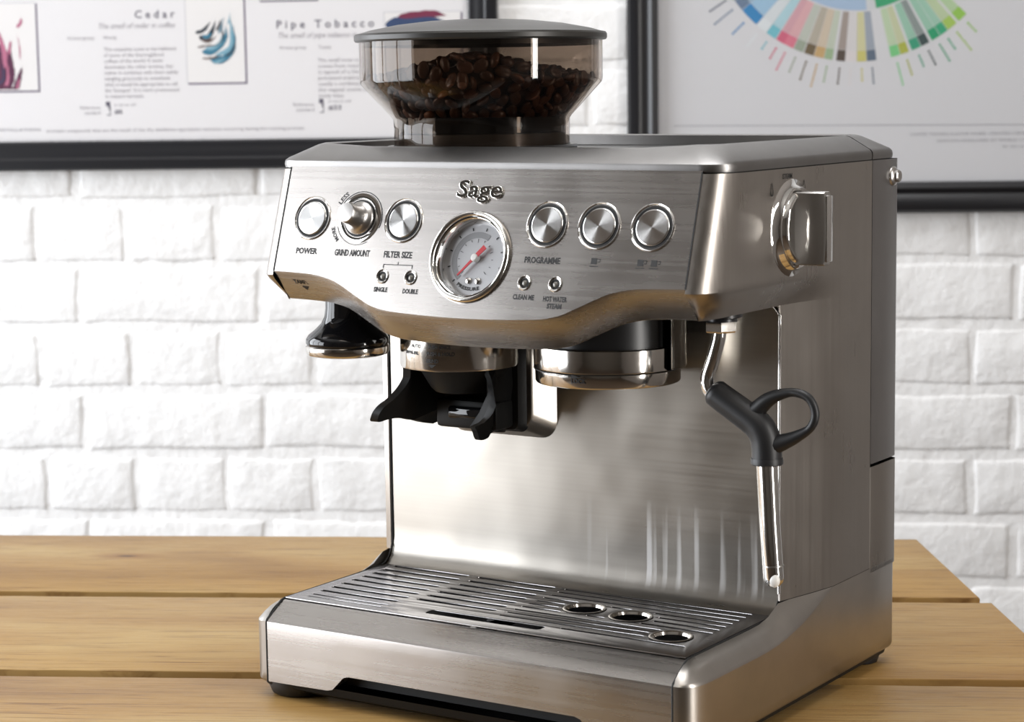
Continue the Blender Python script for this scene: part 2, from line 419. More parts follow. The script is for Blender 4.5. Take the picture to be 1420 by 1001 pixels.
# ---- picture frames
M['frameblack'] = mat('black_frame_lacquer', (.012, .012, .014), 0, .28)
M['paperL'] = mat('poster_paper', (.82, .805, .815), 0, .45)
M['paperR'] = mat('poster_paper_cool', (.67, .67, .69), 0, .4)
M['pane'] = glass('picture_glass', (.97, .97, .97), 1.25, .02)
def frame_poster(name, u0, u1, z0, z1, label, w=3.6, paper='paperL', profile='flat'):
    root = empty(name, UN((u0+u1)/2, PN-.4, z0), label=label, cat='picture')
    # frame profile: across (0 outer .. w inner), height proud
    pr = [(0, .3), (0, 2.2), (.25, 2.5), (1.3, 2.5), (1.6, 2.2), (2.0, 2.15), (2.5, 2.0), (w-.25, 1.9), (w, 1.6), (w, .3)] if profile == 'flat' else \
         [(0, .3), (0, 1.9), (.35, 2.3), (1.0, 2.45), (1.6, 2.3), (2.1, 2.0), (2.35, 1.9), (2.6, 2.15), (3.0, 2.3), (w-.2, 2.1), (w, 1.8), (w, .3)]
    corners = [(u0, z0, 1, 1), (u1, z0, -1, 1), (u1, z1, -1, -1), (u0, z1, 1, -1)]
    for i in range(4):
        a, b = corners[i], corners[(i+1) % 4]; bm = NB()
        grid(bm, [[wfn(c[0]+c[2]*p, c[1]+c[3]*p, h) for p, h in pr] for c in (a, b)], close_u=True); recalc(bm)
        for ring in ([v for v in bm.verts][:len(pr)], [v for v in bm.verts][len(pr):]): cap(bm, ring)
        recalc(bm)
        finish('frame_bar', bm, M['frameblack'], root, smooth=30)
    def sheet(nm, d, m, inset):
        bm = NB(); box(bm, u0+inset, u1-inset, -d-.12, -d, z0+inset, z1-inset)
        for v in bm.verts: v.co = wfn(v.co.x, v.co.z, -v.co.y)
        finish(nm, bm, m, root, smooth=None)
    sheet('paper', .6, M[paper], w-.6); sheet('glass_pane', 1.2, M['pane'], w-.6)
    return root
PD = .735
def pt(u, z): return lambda x, y, zz: wfn(u+x, z+y, PD+zz)
left = frame_poster('framed_print', -118, 4.75, 29.45, 100, 'black framed aroma chart with abstract ink pictures, hung behind the bean hopper')
right = frame_poster('framed_print', 20.3, 128, 23.35, 92, 'black framed coffee flavour wheel print on the right of the brick wall', w=3.7, paper='paperR', profile='round')
# print on the left chart
txt = NB(); soft = NB()
def T(b, s, u0, u1, z, size, bold=0, italic=0):
    """text fitted between u0 and u1, baseline z"""
    text_bm(s, size, bold, italic, 1, u1-u0, 'CENTER', 0, 0, 2, b, pt((u0+u1)/2, z))
INKS = {}
def ink(name, col):
    if name not in INKS: INKS[name] = mat(name, col, 0, .5)
    return INKS[name]
def spaced(s): return ' '.join(s)
for word, a_, b_, z_ in (('Cedar', -40.0, -35.0, 47.95), ('Pipe Tobacco', -22.4, -10.4, 46.45)):
    tb_ = NB(); T(tb_, spaced(word), a_, b_, z_, 1.35, .02); finish('printed_title', tb_, ink('chart_ink', (.10, .09, .13)), left, smooth=None, kind='stuff')
T(soft, 'The smell of cedar in coffee', -44.6, -35.1, 46.75, .95, 0, .35)
T(soft, 'The smell of pipe tobacco in coffee', -22.3, -10.3, 45.25, .95, 0, .35)
T(soft, 'Aroma group', -48.5, -45.1, 45.45, .62); T(soft, 'Woody', -44.0, -42.3, 45.45, .62)
T(soft, 'Aroma group', -22.1, -18.8, 43.9, .62); T(soft, 'Toasty', -17.3, -15.7, 43.9, .62)
ced = ['This exquisite scent is the hallmark', 'of some of the thoroughbred', 'coffees of the world. It never', 'dominates the other aromas, but', 'rather it combines with them subtly', 'mingling graciously to constitute', 'what it would be appropriate to call', "the 'bouquet'. It is more pronounced", 'in mature harvests.']
wd = [9.1, 7.5, 7.4, 8.6, 9.2, 8.2, 9.1, 9.3, 4.9]
for i, (s, w) in enumerate(zip(ced, wd)): T(soft, s, -44.0, -44.0+w, 44.0-i*.715, .68)
pip = ['The smell most certain,', 'comes from roasting of', 'is typical of a blend of', 'processed arabicas. It is', 'usually a combination of', 'the vegetal scents and', 'toasty notes.']
for i, s in enumerate(pip): T(soft, s, -17.4, -17.4+(3.2 if i == 6 else 6.6), 42.3-i*.715, .68)
T(soft, 'Reference', -47.2, -44.7, 36.95, .6); T(soft, 'standard', -46.7, -44.7, 36.3, .6)
T(soft, 'Reference', -20.6, -18.0, 37.0, .6); T(soft, 'standard', -20.2, -18.0, 36.35, .6)
T(txt, '#6', -42.9, -41.9, 36.35, .8, .015); T(txt, '#33', -16.2, -14.6, 36.5, .8, .015)
T(soft, 'le nez du café', -42.9, -40.2, 37.3, .45); T(soft, 'le nez du café', -16.2, -13.4, 37.4, .45)
T(txt, 'DRY DISTILLATION', -60, -52.4, 34.35, .5)
T(soft, 'aromatic compounds that are the result of the dry distillation (pyrolysis) reactions occurring during the roasting process.', -51.6, -19.2, 34.15, .62)
T(soft, 'Distributed by Specialty Coffee Association of America  •  Revised coffee taster flavor support  •  scaa.org', -51.2, -26.0, 32.75, .6)
T(soft, 'Aroma support underwritten by the National Federation of Coffee Growers of Colombia', -47.6, -29.4, 31.9, .6)
for u in (-43.7, -17.1):
    for (a, b, c, d) in ((-.28, .28, 37.35, 37.9), (.2, .3, 36.2, 37.3), (-.2, .2, 36.2, 36.32), (.05, .3, 36.9, 37.35)):
        grid(txt, [[wfn(u+a, c-.05, PD), wfn(u+b, c-.05, PD)], [wfn(u+a, d-.05, PD), wfn(u+b, d-.05, PD)]])
finish('printed_text', txt, ink('chart_ink', (.10, .09, .13)), left, smooth=None, kind='stuff'); finish('printed_text', soft, ink('chart_ink_soft', (.27, .25, .28)), left, smooth=None, kind='stuff')
def rect(b, u0, u1, z0, z1, d=PD): grid(b, [[wfn(u0, z0, d), wfn(u1, z0, d)], [wfn(u0, z1, d), wfn(u1, z1, d)]])
def card(u0, u1, z0, z1):
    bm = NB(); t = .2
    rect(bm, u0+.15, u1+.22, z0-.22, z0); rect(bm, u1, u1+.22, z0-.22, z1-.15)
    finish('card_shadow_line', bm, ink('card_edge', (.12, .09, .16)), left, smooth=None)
    bm = NB(); rect(bm, u0, u0+.08, z0, z1); rect(bm, u0, u1, z1-.08, z1); finish('card_edge_line', bm, ink('card_edge_light', (.5, .5, .54)), left, smooth=None)
    bm = NB(); rect(bm, u0+.08, u1, z0, z1-.08); finish('picture_card', bm, ink('card_white', (.84, .82, .81)), left, smooth=None)
card(-33.7, -26.4, 40.0, 50.6); card(-58.5, -52.4, 39.35, 50.1); card(-24.5, -17.4, 49.85, 58); card(-9.2, .2, 41, 48.2)
def stroke(pts, w0, w1, m, d=PD+.03, jit=.06):
    P = catmull([Vector((a, b, 0)) for a, b in pts], 8); bm = NB(); rows = []; n = len(P)
    for i, p in enumerate(P):
        t = (P[min(i+1, n-1)]-P[max(i-1, 0)]); s = Vector((-t.y, t.x, 0)).normalized()
        w = (w0+(w1-w0)*i/(n-1))*sin(pi*min(1, (i+.6)/(n*.28)) / 2)*(1 if i < n*.7 else max(.05, (n-1-i)/(n*.3)))/2
        rows.append([wfn(p.x-s.x*w+random.uniform(-jit, jit), p.y-s.y*w, d), wfn(p.x+s.x*w, p.y+s.y*w+random.uniform(-jit, jit), d)])
    grid(bm, rows); finish('ink_stroke', bm, m, left, smooth=None)
c1, c2, c3, c4 = ink('ink_teal', (.05, .20, .30)), ink('ink_dark', (.035, .045, .06)), ink('ink_pale_teal', (.22, .42, .52)), ink('ink_brown', (.13, .09, .08))
def pc(x, y):   # pixel-like coordinates of the cedar card, zoom space -> wall cm
    return (-33.7+(x-65)*.0209, 50.6-(y-10)*.0222)
for pts, w0, w1, m_, k in (
    ([(125, 215), (175, 200), (215, 155)], .5, .3, c2, 0), ([(145, 238), (190, 245), (225, 205), (245, 150)], .85, .35, c2, 1), ([(160, 250), (200, 262), (250, 235)], .45, .3, c4, 2),
    ([(165, 232), (195, 238), (222, 215)], .5, .4, c1, 3), ([(135, 295), (190, 285), (240, 285)], .22, .2, c4, 4), ([(160, 318), (215, 318), (270, 285), (305, 230), (305, 175)], .95, .35, c1, 5),
    ([(180, 300), (230, 298), (275, 262), (292, 200)], .5, .3, c3, 6), ([(210, 365), (270, 365), (320, 335), (350, 280), (350, 175)], 1.0, .5, c1, 7),
    ([(160, 355), (230, 352), (290, 330)], .25, .2, c4, 8), ([(240, 340), (300, 318), (335, 280), (338, 200), (330, 130)], .6, .3, c3, 9), ([(250, 205), (268, 175), (278, 140)], .4, .15, c2, 10),
    ([(262, 220), (282, 180), (295, 130)], .25, .1, c1, 11), ([(300, 345), (340, 318), (358, 270)], .3, .15, c2, 12), ([(320, 170), (330, 140), (335, 105)], .2, .08, c3, 13), ([(225, 380), (262, 372), (300, 352)], .4, .2, c3, 14), ([(280, 200), (290, 235), (270, 270), (230, 290)], .2, .1, c2, 15)):
    stroke([pc(*p) for p in pts], w0, w1, m_, PD+.02+.003*k)
q1, q2, q3 = ink('ink_plum', (.10, .02, .06)), ink('ink_rose', (.50, .16, .26)), ink('ink_night', (.05, .04, .10))
def pd(x, y): return (-58.0+x*.0245, 50.3-y*.0216)
for k, (pts, w0, w1, m_) in enumerate((([(35, 500), (40, 400), (25, 280), (0, 170)], 2.2, .9, q1), ([(110, 500), (130, 440), (150, 370)], .9, .3, q1), ([(75, 500), (90, 400), (85, 300), (100, 235)], 1.3, .3, q1),
    ([(60, 380), (60, 290), (40, 200), (35, 170)], .8, .25, q2), ([(85, 300), (90, 260), (95, 220)], .5, .2, q2), ([(130, 150), (150, 125), (155, 95)], .45, .3, q2), ([(140, 330), (140, 260), (130, 190)], .18, .05, q2),
    ([(0, 350), (20, 300), (10, 220), (-10, 190)], .9, .5, q3), ([(55, 500), (75, 430), (70, 330)], .5, .2, q2), ([(115, 500), (125, 470), (135, 430)], .4, .2, q2), ([(0, 490), (60, 488), (130, 496)], .5, .3, q1), ([(15, 470), (50, 440), (50, 330)], .4, .2, q3))):
    stroke([pd(*p) for p in pts], w0, w1, m_, PD+.02+.003*k)
stroke([(-9.0, 46.6), (-5, 46.9), (-1, 46.6)], 1.8, 1.4, ink('ink_navy', (.04, .07, .16)), PD+.02); stroke([(-7.4, 47.6), (-4, 47.9), (-1.5, 47.7)], .8, .7, ink('ink_maroon', (.20, .03, .07)), PD+.03)
# flavour wheel
WCu, WCz, WR = 47.64, 59.23, 17.84
def wp(a, r, d=PD): return wfn(WCu+r*cos(radians(a)), WCz+r*sin(radians(a)), d)
def sector(nm, a0, a1, r0, r1, col, d=PD):
    bm = NB(); n = max(2, int(abs(a1-a0)/2)); 
    grid(bm, [[wp(a0+(a1-a0)*i/n, r, d) for i in range(n+1)] for r in (r0, r1)])
    finish('wheel_wedge', bm, ink(nm, col), right, smooth=None)
wedges = [(-148, -144.5, (.32, .36, .44), (.10, .12, .18)), (-144.3, -139.8, (.30, .42, .55), (.16, .22, .32)), (-139.6, -131.9, (.34, .52, .68), (.05, .24, .50)), (-131.7, -127.1, (.66, .70, .72), (.70, .74, .76)), (-126.9, -122.7, (.42, .62, .68), (.18, .50, .58)),
    (-122.4, -119, (.62, .36, .40), (.62, .14, .22)), (-119, -115, (.68, .40, .42), (.68, .20, .27)), (-114.8, -110.9, (.50, .53, .47), (.33, .38, .30)), (-110.5, -106.7, (.45, .41, .34), (.16, .12, .07)), (-106.5, -102.7, (.60, .51, .40), (.56, .38, .18)), (-102.5, -99.3, (.52, .57, .47), (.33, .45, .28)),
    (-97.9, -94.5, (.36, .31, .28), (.10, .075, .06)), (-94.3, -90.1, (.66, .64, .64), (.70, .66, .66)), (-89.9, -86.3, (.62, .60, .36), (.58, .54, .18)), (-86.1, -82.5, (.34, .38, .44), (.12, .16, .22)),
    (-76.9, -73.3, (.50, .62, .42), (.20, .58, .24)), (-73.1, -69.8, (.55, .58, .38), (.42, .45, .08)), (-68.7, -65, (.32, .54, .42), (.05, .34, .20)), (-64.8, -61.4, (.26, .30, .29), (.05, .08, .08)), (-60.3, -56.8, (.32, .54, .42), (.03, .34, .16)), (-56.6, -53.3, (.34, .56, .44), (.05, .38, .20)), (-53.1, -49, (.50, .60, .38), (.38, .56, .12)), (-48, -44, (.45, .6, .36), (.3, .55, .1))]
for i, (a0, a1, c, t) in enumerate(wedges):
    sector('wheel_tint_%d' % i, a0, a1, 12.0, WR-1.35, c); sector('wheel_tip_%d' % i, a0, a1, WR-1.3, WR, t)
sector('wheel_blue', -150, -84.5, 6, 11.8, (.38, .50, .66)); sector('wheel_pale', -84, -80, 6, 11.8, (.62, .64, .66)); sector('wheel_green', -79, -46, 6, 11.8, (.05, .36, .17))
sector('wheel_violet', -110, -92, 6.2, 9.5, (.42, .46, .66), PD+.02)
lab = NB()
for i, (a0, a1, c, t) in enumerate(wedges):
    a = (a0+a1)/2; L = random.uniform(1.6, 3.2)
    bm = NB(); w = .13
    nx = Vector((cos(radians(a)), sin(radians(a)))); tx = Vector((-nx.y, nx.x))
    for j in range(int(L/.42)):
        r0 = WR+.8+j*.42; 
        q = [(r0, -w), (r0+.3, -w), (r0+.3, w*random.uniform(.3, 1)), (r0, w)]
        vs = [bm.verts.new(wfn(WCu+nx.x*r+tx.x*s, WCz+nx.y*r+tx.y*s, PD)) for r, s in q]; bm.faces.new(vs)
    finish('wheel_caption', bm, ink('wheel_tip_%d' % i, t), right, smooth=None)
bm = NB(); grid(bm, [[wfn(25.8, 33.98, PD), wfn(110, 33.28, PD)], [wfn(25.8, 34.08, PD), wfn(110, 33.38, PD)]])
T(bm, 'COFFEE TASTERS FLAVOR WHEEL CREATED USING THE SENSORY LEXICON', 54.0, 74.5, 32.5, .52)
T(bm, 'LEXICON DEVELOPED BY WORLD COFFEE RESEARCH 2016', 57.2, 73.5, 31.7, .52)
T(bm, '© 2016 SCAA', 64.9, 69.8, 30.95, .45)
finish('printed_text', bm, ink('wheel_print', (.34, .34, .37)), right, smooth=None, kind='stuff')

# ================================================================== TABLE
def wood_mat():
    m = mat('oiled_pine', (.42, .30, .17), 0, .42, Specular_IOR_Level=.35); b = m.node_tree.nodes['Principled BSDF']
    geo = nd(m, 'ShaderNodeNewGeometry'); oi = nd(m, 'ShaderNodeObjectInfo')
    mp = nd(m, 'ShaderNodeMapping'); mp.inputs['Rotation'].default_value = (0, 0, -TH)
    lk(m, geo.outputs['Position'], mp.inputs[0])
    ofs = nd(m, 'ShaderNodeVectorMath', operation='ADD'); sc = nd(m, 'ShaderNodeVectorMath', operation='SCALE')
    cb = nd(m, 'ShaderNodeCombineXYZ'); lk(m, oi.outputs['Random'], cb.inputs[0]); lk(m, oi.outputs['Random'], cb.inputs[2]); lk(m, cb.outputs[0], sc.inputs[0]); sc.inputs['Scale'].default_value = 7
    lk(m, mp.outputs[0], ofs.inputs[0]); lk(m, sc.outputs[0], ofs.inputs[1])
    def nz(scale, mscale, d=4, r=.6, dist=0):
        m2 = nd(m, 'ShaderNodeMapping'); m2.inputs['Scale'].default_value = mscale; lk(m, ofs.outputs[0], m2.inputs[0])
        n = nd(m, 'ShaderNodeTexNoise'); n.inputs['Scale'].default_value = scale; n.inputs['Detail'].default_value = d; n.inputs['Roughness'].default_value = r; n.inputs['Distortion'].default_value = dist
        lk(m, m2.outputs[0], n.inputs['Vector']); return n
    big = nz(3, (1, 4, 1), 3, .5, .6); grain = nz(14, (1, 28, 1), 5, .6, .8); fine = nz(60, (1, 30, 1), 3)
    r1 = ramp(m, big.outputs[0], [(.30, (.27, .148, .044)), (.5, (.36, .215, .070)), (.70, (.43, .290, .115))])
    r2 = ramp(m, grain.outputs[0], [(.30, (.40, .29, .20)), (.47, (.95, .93, .9)), (.75, (1.0, .98, .95))])
    mx = nd(m, 'ShaderNodeMixRGB', blend_type='MULTIPLY'); mx.inputs[0].default_value = .9
    lk(m, r1.outputs[0], mx.inputs[1]); lk(m, r2.outputs[0], mx.inputs[2])
    # knots and short dark flecks
    m3 = nd(m, 'ShaderNodeMapping'); m3.inputs['Scale'].default_value = (1, 2.6, 1); lk(m, ofs.outputs[0], m3.inputs[0])
    vo = nd(m, 'ShaderNodeTexVoronoi'); vo.inputs['Scale'].default_value = 4.2; lk(m, m3.outputs[0], vo.inputs['Vector'])
    rk = ramp(m, vo.outputs['Distance'], [(.018, (.12, .07, .035)), (.05, (.75, .62, .48)), (.16, (1, 1, 1))])
    mk = nd(m, 'ShaderNodeMixRGB', blend_type='MULTIPLY'); mk.inputs[0].default_value = 1; lk(m, mx.outputs[0], mk.inputs[1]); lk(m, rk.outputs[0], mk.inputs[2])
    lk(m, mk.outputs[0], b.inputs['Base Color'])
    bp = nd(m, 'ShaderNodeBump'); bp.inputs['Strength'].default_value = .35; bp.inputs['Distance'].default_value = .0012
    lk(m, grain.outputs[0], bp.inputs['Height']); lk(m, bp.outputs[0], b.inputs['Normal'])
    rr = ramp(m, fine.outputs[0], [(.3, (.36, .36, .36)), (.7, (.52, .52, .52))]); lk(m, rr.outputs[0], b.inputs['Roughness'])
    return m
M['wood'] = wood_mat()
table = empty('table', UN(0, 10, -75), label='long plank table of oiled pine boards carrying the espresso machine', cat='table')
edges = [49.0, 27.2, 4.55, -21.5]       # board edges across the table
def end_u(n):   # slanted right-hand end, measured
    # through (u,n) of (19.4,65.0)->(38.2,38.4)
    a = Vector((19.4*cos(TH)+65*sin(TH), -19.4*sin(TH)+65*cos(TH))); b = Vector((38.2*cos(TH)+38.4*sin(TH), -38.2*sin(TH)+38.4*cos(TH)))
    t = (n-a.y)/(b.y-a.y); return a.x+(b.x-a.x)*t
rp = random.Random(3)
for i in range(3):
    n1, n0 = edges[i]-(.8 if i else .0), edges[i+1]+.8
    bm = NB(); cols = 60
    outl = []
    uL = -74
    stp = [0, .5, -.6, .3][i]
    A = []
    for j in range(cols+1):
        u = uL+(end_u(n1)+stp-uL)*j/cols; A.append((u, n1+rp.uniform(-.05, .05)))
    B = []
    for j in range(cols+1):
        u = uL+(end_u(n0)+stp-uL)*j/cols; B.append((u, n0+rp.uniform(-.06, .06)))
    poly = A+list(reversed(B))
    top = [bm.verts.new(UN(a, b, -.0)) for a, b in poly]; bot = [bm.verts.new(UN(a, b, -4.2)) for a, b in poly]
    n = len(poly)
    ft = bm.faces.new(top); bm.faces.new(list(reversed(bot)))
    for k in range(n): bm.faces.new((top[k], bot[k], bot[(k+1) % n], top[(k+1) % n]))
    recalc(bm)
    te = [e for e in bm.edges if e.verts[0] in set(top) and e.verts[1] in set(top)]
    bmesh.ops.bevel(bm, geom=te, offset=.14, segments=2, profile=.5, affect='EDGES')
    finish('plank', bm, M['wood'], table, smooth=30)
bm = NB()
for n in edges[1:3]: box(bm, -74, min(end_u(n)-2, 60), n-.9, n+.9, -3.2, -1.0)
for v in bm.verts: v.co = UN(*v.co)
finish('joint_filler', bm, mat('joint_grime', (.025, .015, .008), 0, .8), table, smooth=None)
for u in (-66, 30):
    for n in (42, -15):
        bm = NB(); box(bm, u-4, u+4, n-4, n+4, -75, -4.2, .4)
        for v in bm.verts: v.co = UN(*v.co)
        finish('leg', bm, M['wood'], table)
for n in (38, -13):
    bm = NB(); box(bm, -66, 30, n-1.2, n+1.2, -13, -4.2, .2)
    for v in bm.verts: v.co = UN(*v.co)
    finish('apron', bm, M['wood'], table)

# ================================================================== ESPRESSO MACHINE
mach = empty('espresso_machine', (16, 15, 0), label='brushed stainless steel espresso machine with pressure gauge and built-in grinder standing on the table', cat='coffee machine')
XL, XR = -.4, 32.4; YD = 29.2
F0 = Vector((0, 1.768, 27.70)); FE = Vector((0, .3067, .9518)); FN = Vector((0, -.9518, .3067))
def FP(x, t, d=0): return F0+Vector((x, 0, 0))+FE*t+FN*d
MF = Matrix(((1, 0, 0), (0, FE.y, FE.z), (0, FN.y, FN.z))).transposed()      # local x,y,z -> face x, up, out
def on_face(x, t, d=0): 
    o = FP(x, t, d)
    return lambda a, b, c: o+Vector((a, 0, 0))+FE*b+FN*c
# ---- face with drooping lower edge
curve = [(1.0, 0), (2.5, -.03), (4.0, -.1), (4.9, -.22), (5.8, -.43), (6.5, -.7), (7.3, -1.08), (8.2, -1.52), (9.0, -1.88), (9.7, -2.07), (10.5, -2.2), (12, -2.3), (14, -2.37), (16, -2.4)]
curve = curve+[(32-x, t) for x, t in reversed(curve[:-1])]
cs = [(p.x, p.y) for p in catmull([Vector((x, t, 0)) for x, t in curve], 3)]
bm = NB(); tt = 6.98
bm.free()
BTN = [(x, 3.55) for x in (3.45, 10.62, 21.14, 24.72, 28.3)]
LMP = [(9.7, -.04), (11.85, -.04), (20.17, -.04), (22.33, -.04)]
loops = [[(31.0, tt), (1.0, tt)]+cs, circ(16.0, 1.4, 2.5, 64), circ(7.2, 3.62, 1.2, 40)]+[circ(x, t, 1.27, 40) for x, t in BTN]+[circ(x, t, .31, 20) for x, t in LMP]
bm = flat_curve(loops, 0, 0, lambda a, b, c: FP(a, b, 0))
rows = [[FP(x, t, 0) for x, t in cs]]
low = [FP(x, t)+Vector((0, .06, -.16)) for x, t in cs]
low2 = [FP(x, t)+Vector((0, 1.50, -1.86)) for x, t in cs]
low3 = [FP(x, t)+Vector((0, 1.68, -1.93)) for x, t in cs]
low4 = [FP(x, t)+Vector((0, 1.95, -1.75)) for x, t in cs]
low5 = [FP(x, t)+Vector((0, 1.95, -.9)) for x, t in cs]
grid(bm, rows+[low, low2, low3, low4, low5]); bmesh.ops.remove_doubles(bm, verts=bm.verts, dist=2e-3); recalc(bm)
finish('front_panel', bm, M['face'], mach, smooth=30, brush='X')
bm = NB(); box(bm, 1.0, 31.0, 4.3, 13.9, 25.95, 34.2, 0)
finish('head_core', bm, M['dark'], mach, smooth=None)
bm = NB()                                        # black lining following the droop, behind the panel
rows = [[FP(x, max(t, -2.4)+.3)+Vector((0, 2.2, -1.3)) for x, t in cs], [FP(x, max(t, -2.4)+.3)+Vector((0, 4.6, -1.0)) for x, t in cs], [Vector((x, 9, 26.0)) for x, t in cs]]
grid(bm, rows); finish('head_underside', bm, M['black'], mach, smooth=30)
# ---- side shells
def corner(x_seam, y_seam, x_out, y_tan, n=10):
    """quarter of a superellipse from the seam on the front to the side plane"""
    out = []
    for i in range(n+1):
        a = pi/2*i/n
        out.append((x_seam+(x_out-x_seam)*sin(a)**.85, y_tan-(y_tan-y_seam)*cos(a)**.85))
    return out
YS = [5.8, 7.5, 9.5, 11.5, 13.6, 15.2, 17, 18.9, 21, 23, 24.6]
def side_shell(right):
    mx = (lambda p: Vector(p)) if right else (lambda p: Vector((32-p[0], p[1], p[2])))
    bm = NB(); rows = []
    zs = [34.15, 33.2, 31.8, 30.2, 28.8, 27.75, 27.45]
    for z in zs:
        yf = F0.y+(z-F0.z)*.3222
        rows.append([(x, y, z) for x, y in corner(31.0, yf, XR, yf+2.6)]+[(XR, max(y, yf+2.8) if k == 0 else y, z) for k, y in enumerate(YS[1:])])
    def inset(y):   # lower body facet: inboard near the recess, flush at 18.9
        t = min(1, max(0, (y-13.6)/5.3)); return XR-1.15*(1-t)**1.15
    for z, f in ((27.2, .1), (26.6, .5), (26.0, .93), (25.75, 1.0)):
        yf0 = F0.y+(27.45-F0.z)*.3222; yf = yf0+f*1.62
        row = []
        for x, y in corner(31.0, yf, XR-f*.95, yf+2.6): row.append((x, y, z))
        for k, y in enumerate(YS[1:]):
            row.append((XR-f*(min(.95, XR-inset(y)+0.0) if y < 18.9 else 0) if y > 13 else XR-f*.95, y, z))
        rows.append(row)
    grid(bm, [[mx(p) for p in r] for r in rows])
    # lower body, from the recess edge back
    i0 = 11+4-1
    lows = []
    for z in (25.75, 22, 18, 14, 10, 7.15):
        edge_ = [(31.0, 14.2, z), (31.02, 13.75, z), (31.1, 13.55, z), (31.25, 13.5, z)] if right else [(31.0, 14.2, z), (31.02, 14.0, z), (31.1, 13.95, z), (31.55, 14.05, z)]
        lows.append(edge_+[(inset(y), y, z) for y in YS[4:] if y > 14.5])
    # the top of the recess edge curls forward into the head
    grid(bm, [[mx(p) for p in r] for r in lows])
    recalc(bm)
    if not right: pass
    return finish('side_panel', bm, M['side'], mach, smooth=28, brush='Z' )
side_shell(True); side_shell(False)
# underside closing plates beneath the side of the head
for mxx in (0, 1):
    bm = NB(); box(bm, 30.2, 31.35, 4.6, 13.4, 25.82, 26.4) if mxx == 0 else box(bm, .65, 1.8, 4.6, 13.4, 25.82, 26.4)
    finish('head_base_strip', bm, M['black'], mach, smooth=None)
# ---- seams: dark liners visible in the joints
for xs in (30.99, 1.01):
    bm = NB()
    s = 1 if xs > 16 else -1
    pts = [FP(xs, 6.9), FP(xs, 0), FP(xs, 0)+Vector((0, 1.6, -1.95))]
    for a, b in ((0, 1), (1, 2)):
        p, q = pts[a], pts[b]; n = Vector((0, (q-p).z, -(q-p).y)).normalized(); n = n if n.y < 0 else -n
        grid(bm, [[p+n*.03+Vector((-.045, 0, 0)), p+n*.03+Vector((.045, 0, 0))], [q+n*.03+Vector((-.045, 0, 0)), q+n*.03+Vector((.045, 0, 0))]])
    finish('panel_seam', bm, M['dark'], mach, smooth=None)
# ---- back plate of the cup recess with a coved foot and rounded upper corners
bm = NB(); rows = []
prof = [(14.1, 26.2), (14.1, 24), (14.1, 20), (14.1, 16), (14.1, 12), (14.1, 9), (14.1, 8.0), (14.0, 7.3), (13.75, 6.75), (13.35, 6.35), (12.95, 6.2)]
for y, z in prof:
    rows.append([Vector((1.06+(30.94-1.06)*i/24, y, z)) for i in range(25)])
grid(bm, rows); recalc(bm)
finish('back_plate', bm, M['plate'], mach, smooth=40, brush='X')
for xs in (1.0, 31.0):
    bm = NB(); sweep(bm, catmull([(xs, 14.02, 26.2), (xs, 14.02, 20), (xs, 14.02, 9), (xs, 13.85, 7.4), (xs, 13.25, 6.5), (xs, 12.6, 6.28)], 6), .045, 8); finish('panel_seam', bm, M['dark'], mach)
    if xs < 16: continue
    dx = .16
    bm = NB(); sweep(bm, catmull([(xs+dx*.2-.5*(1 if dx > 0 else -1), 13.75, 25.75), (xs+dx*.9, 13.62, 25.1), (xs+dx, 13.6, 24.2), (xs+dx, 13.6, 15), (xs+dx, 13.6, 7.6)], 6), .12, 10); finish('edge_bead', bm, M['tube'], mach)
bm = NB(); box(bm, .9, 31.1, 14.3, 29, 1.5, 34); finish('body_core', bm, M['dark'], mach, smooth=None)
# ---- steel housing bump behind the grinder cradle
def frustum(bm, x0, x1, z0, z1, yb, yf, ins, r=1.1, n=6, yr=.25):
    def rr(x0, x1, z0, z1, r, y):
        P = []
        for cx_, cz_, a in ((x1-r, z1-r, 0), (x0+r, z1-r, 90), (x0+r, z0+r, 180), (x1-r, z0+r, 270)):
            for i in range(n+1):
                t = radians(a+90*i/n); P.append(Vector((cx_+r*cos(t), y, cz_+r*sin(t))))
        return P
    rows = [rr(x0-.15, x1+.15, z0-.15, z1, r+.1, yb), rr(x0, x1, z0, z1, r, yb-.25), rr(x0+ins*.85, x1-ins*.85, z0+ins*.85, z1, r, yf+.12), rr(x0+ins, x1-ins, z0+ins, z1-ins*.3, r*.9, yf), ]
    vs = grid(bm, rows, close_u=True); cap(bm, vs[-1]); recalc(bm)
bm = NB(); frustum(bm, 6.2, 14.5, 16.15, 26.5, 14.1, 12.3, .7); finish('chute_housing', bm, M['back'], mach, smooth=40, brush='X')
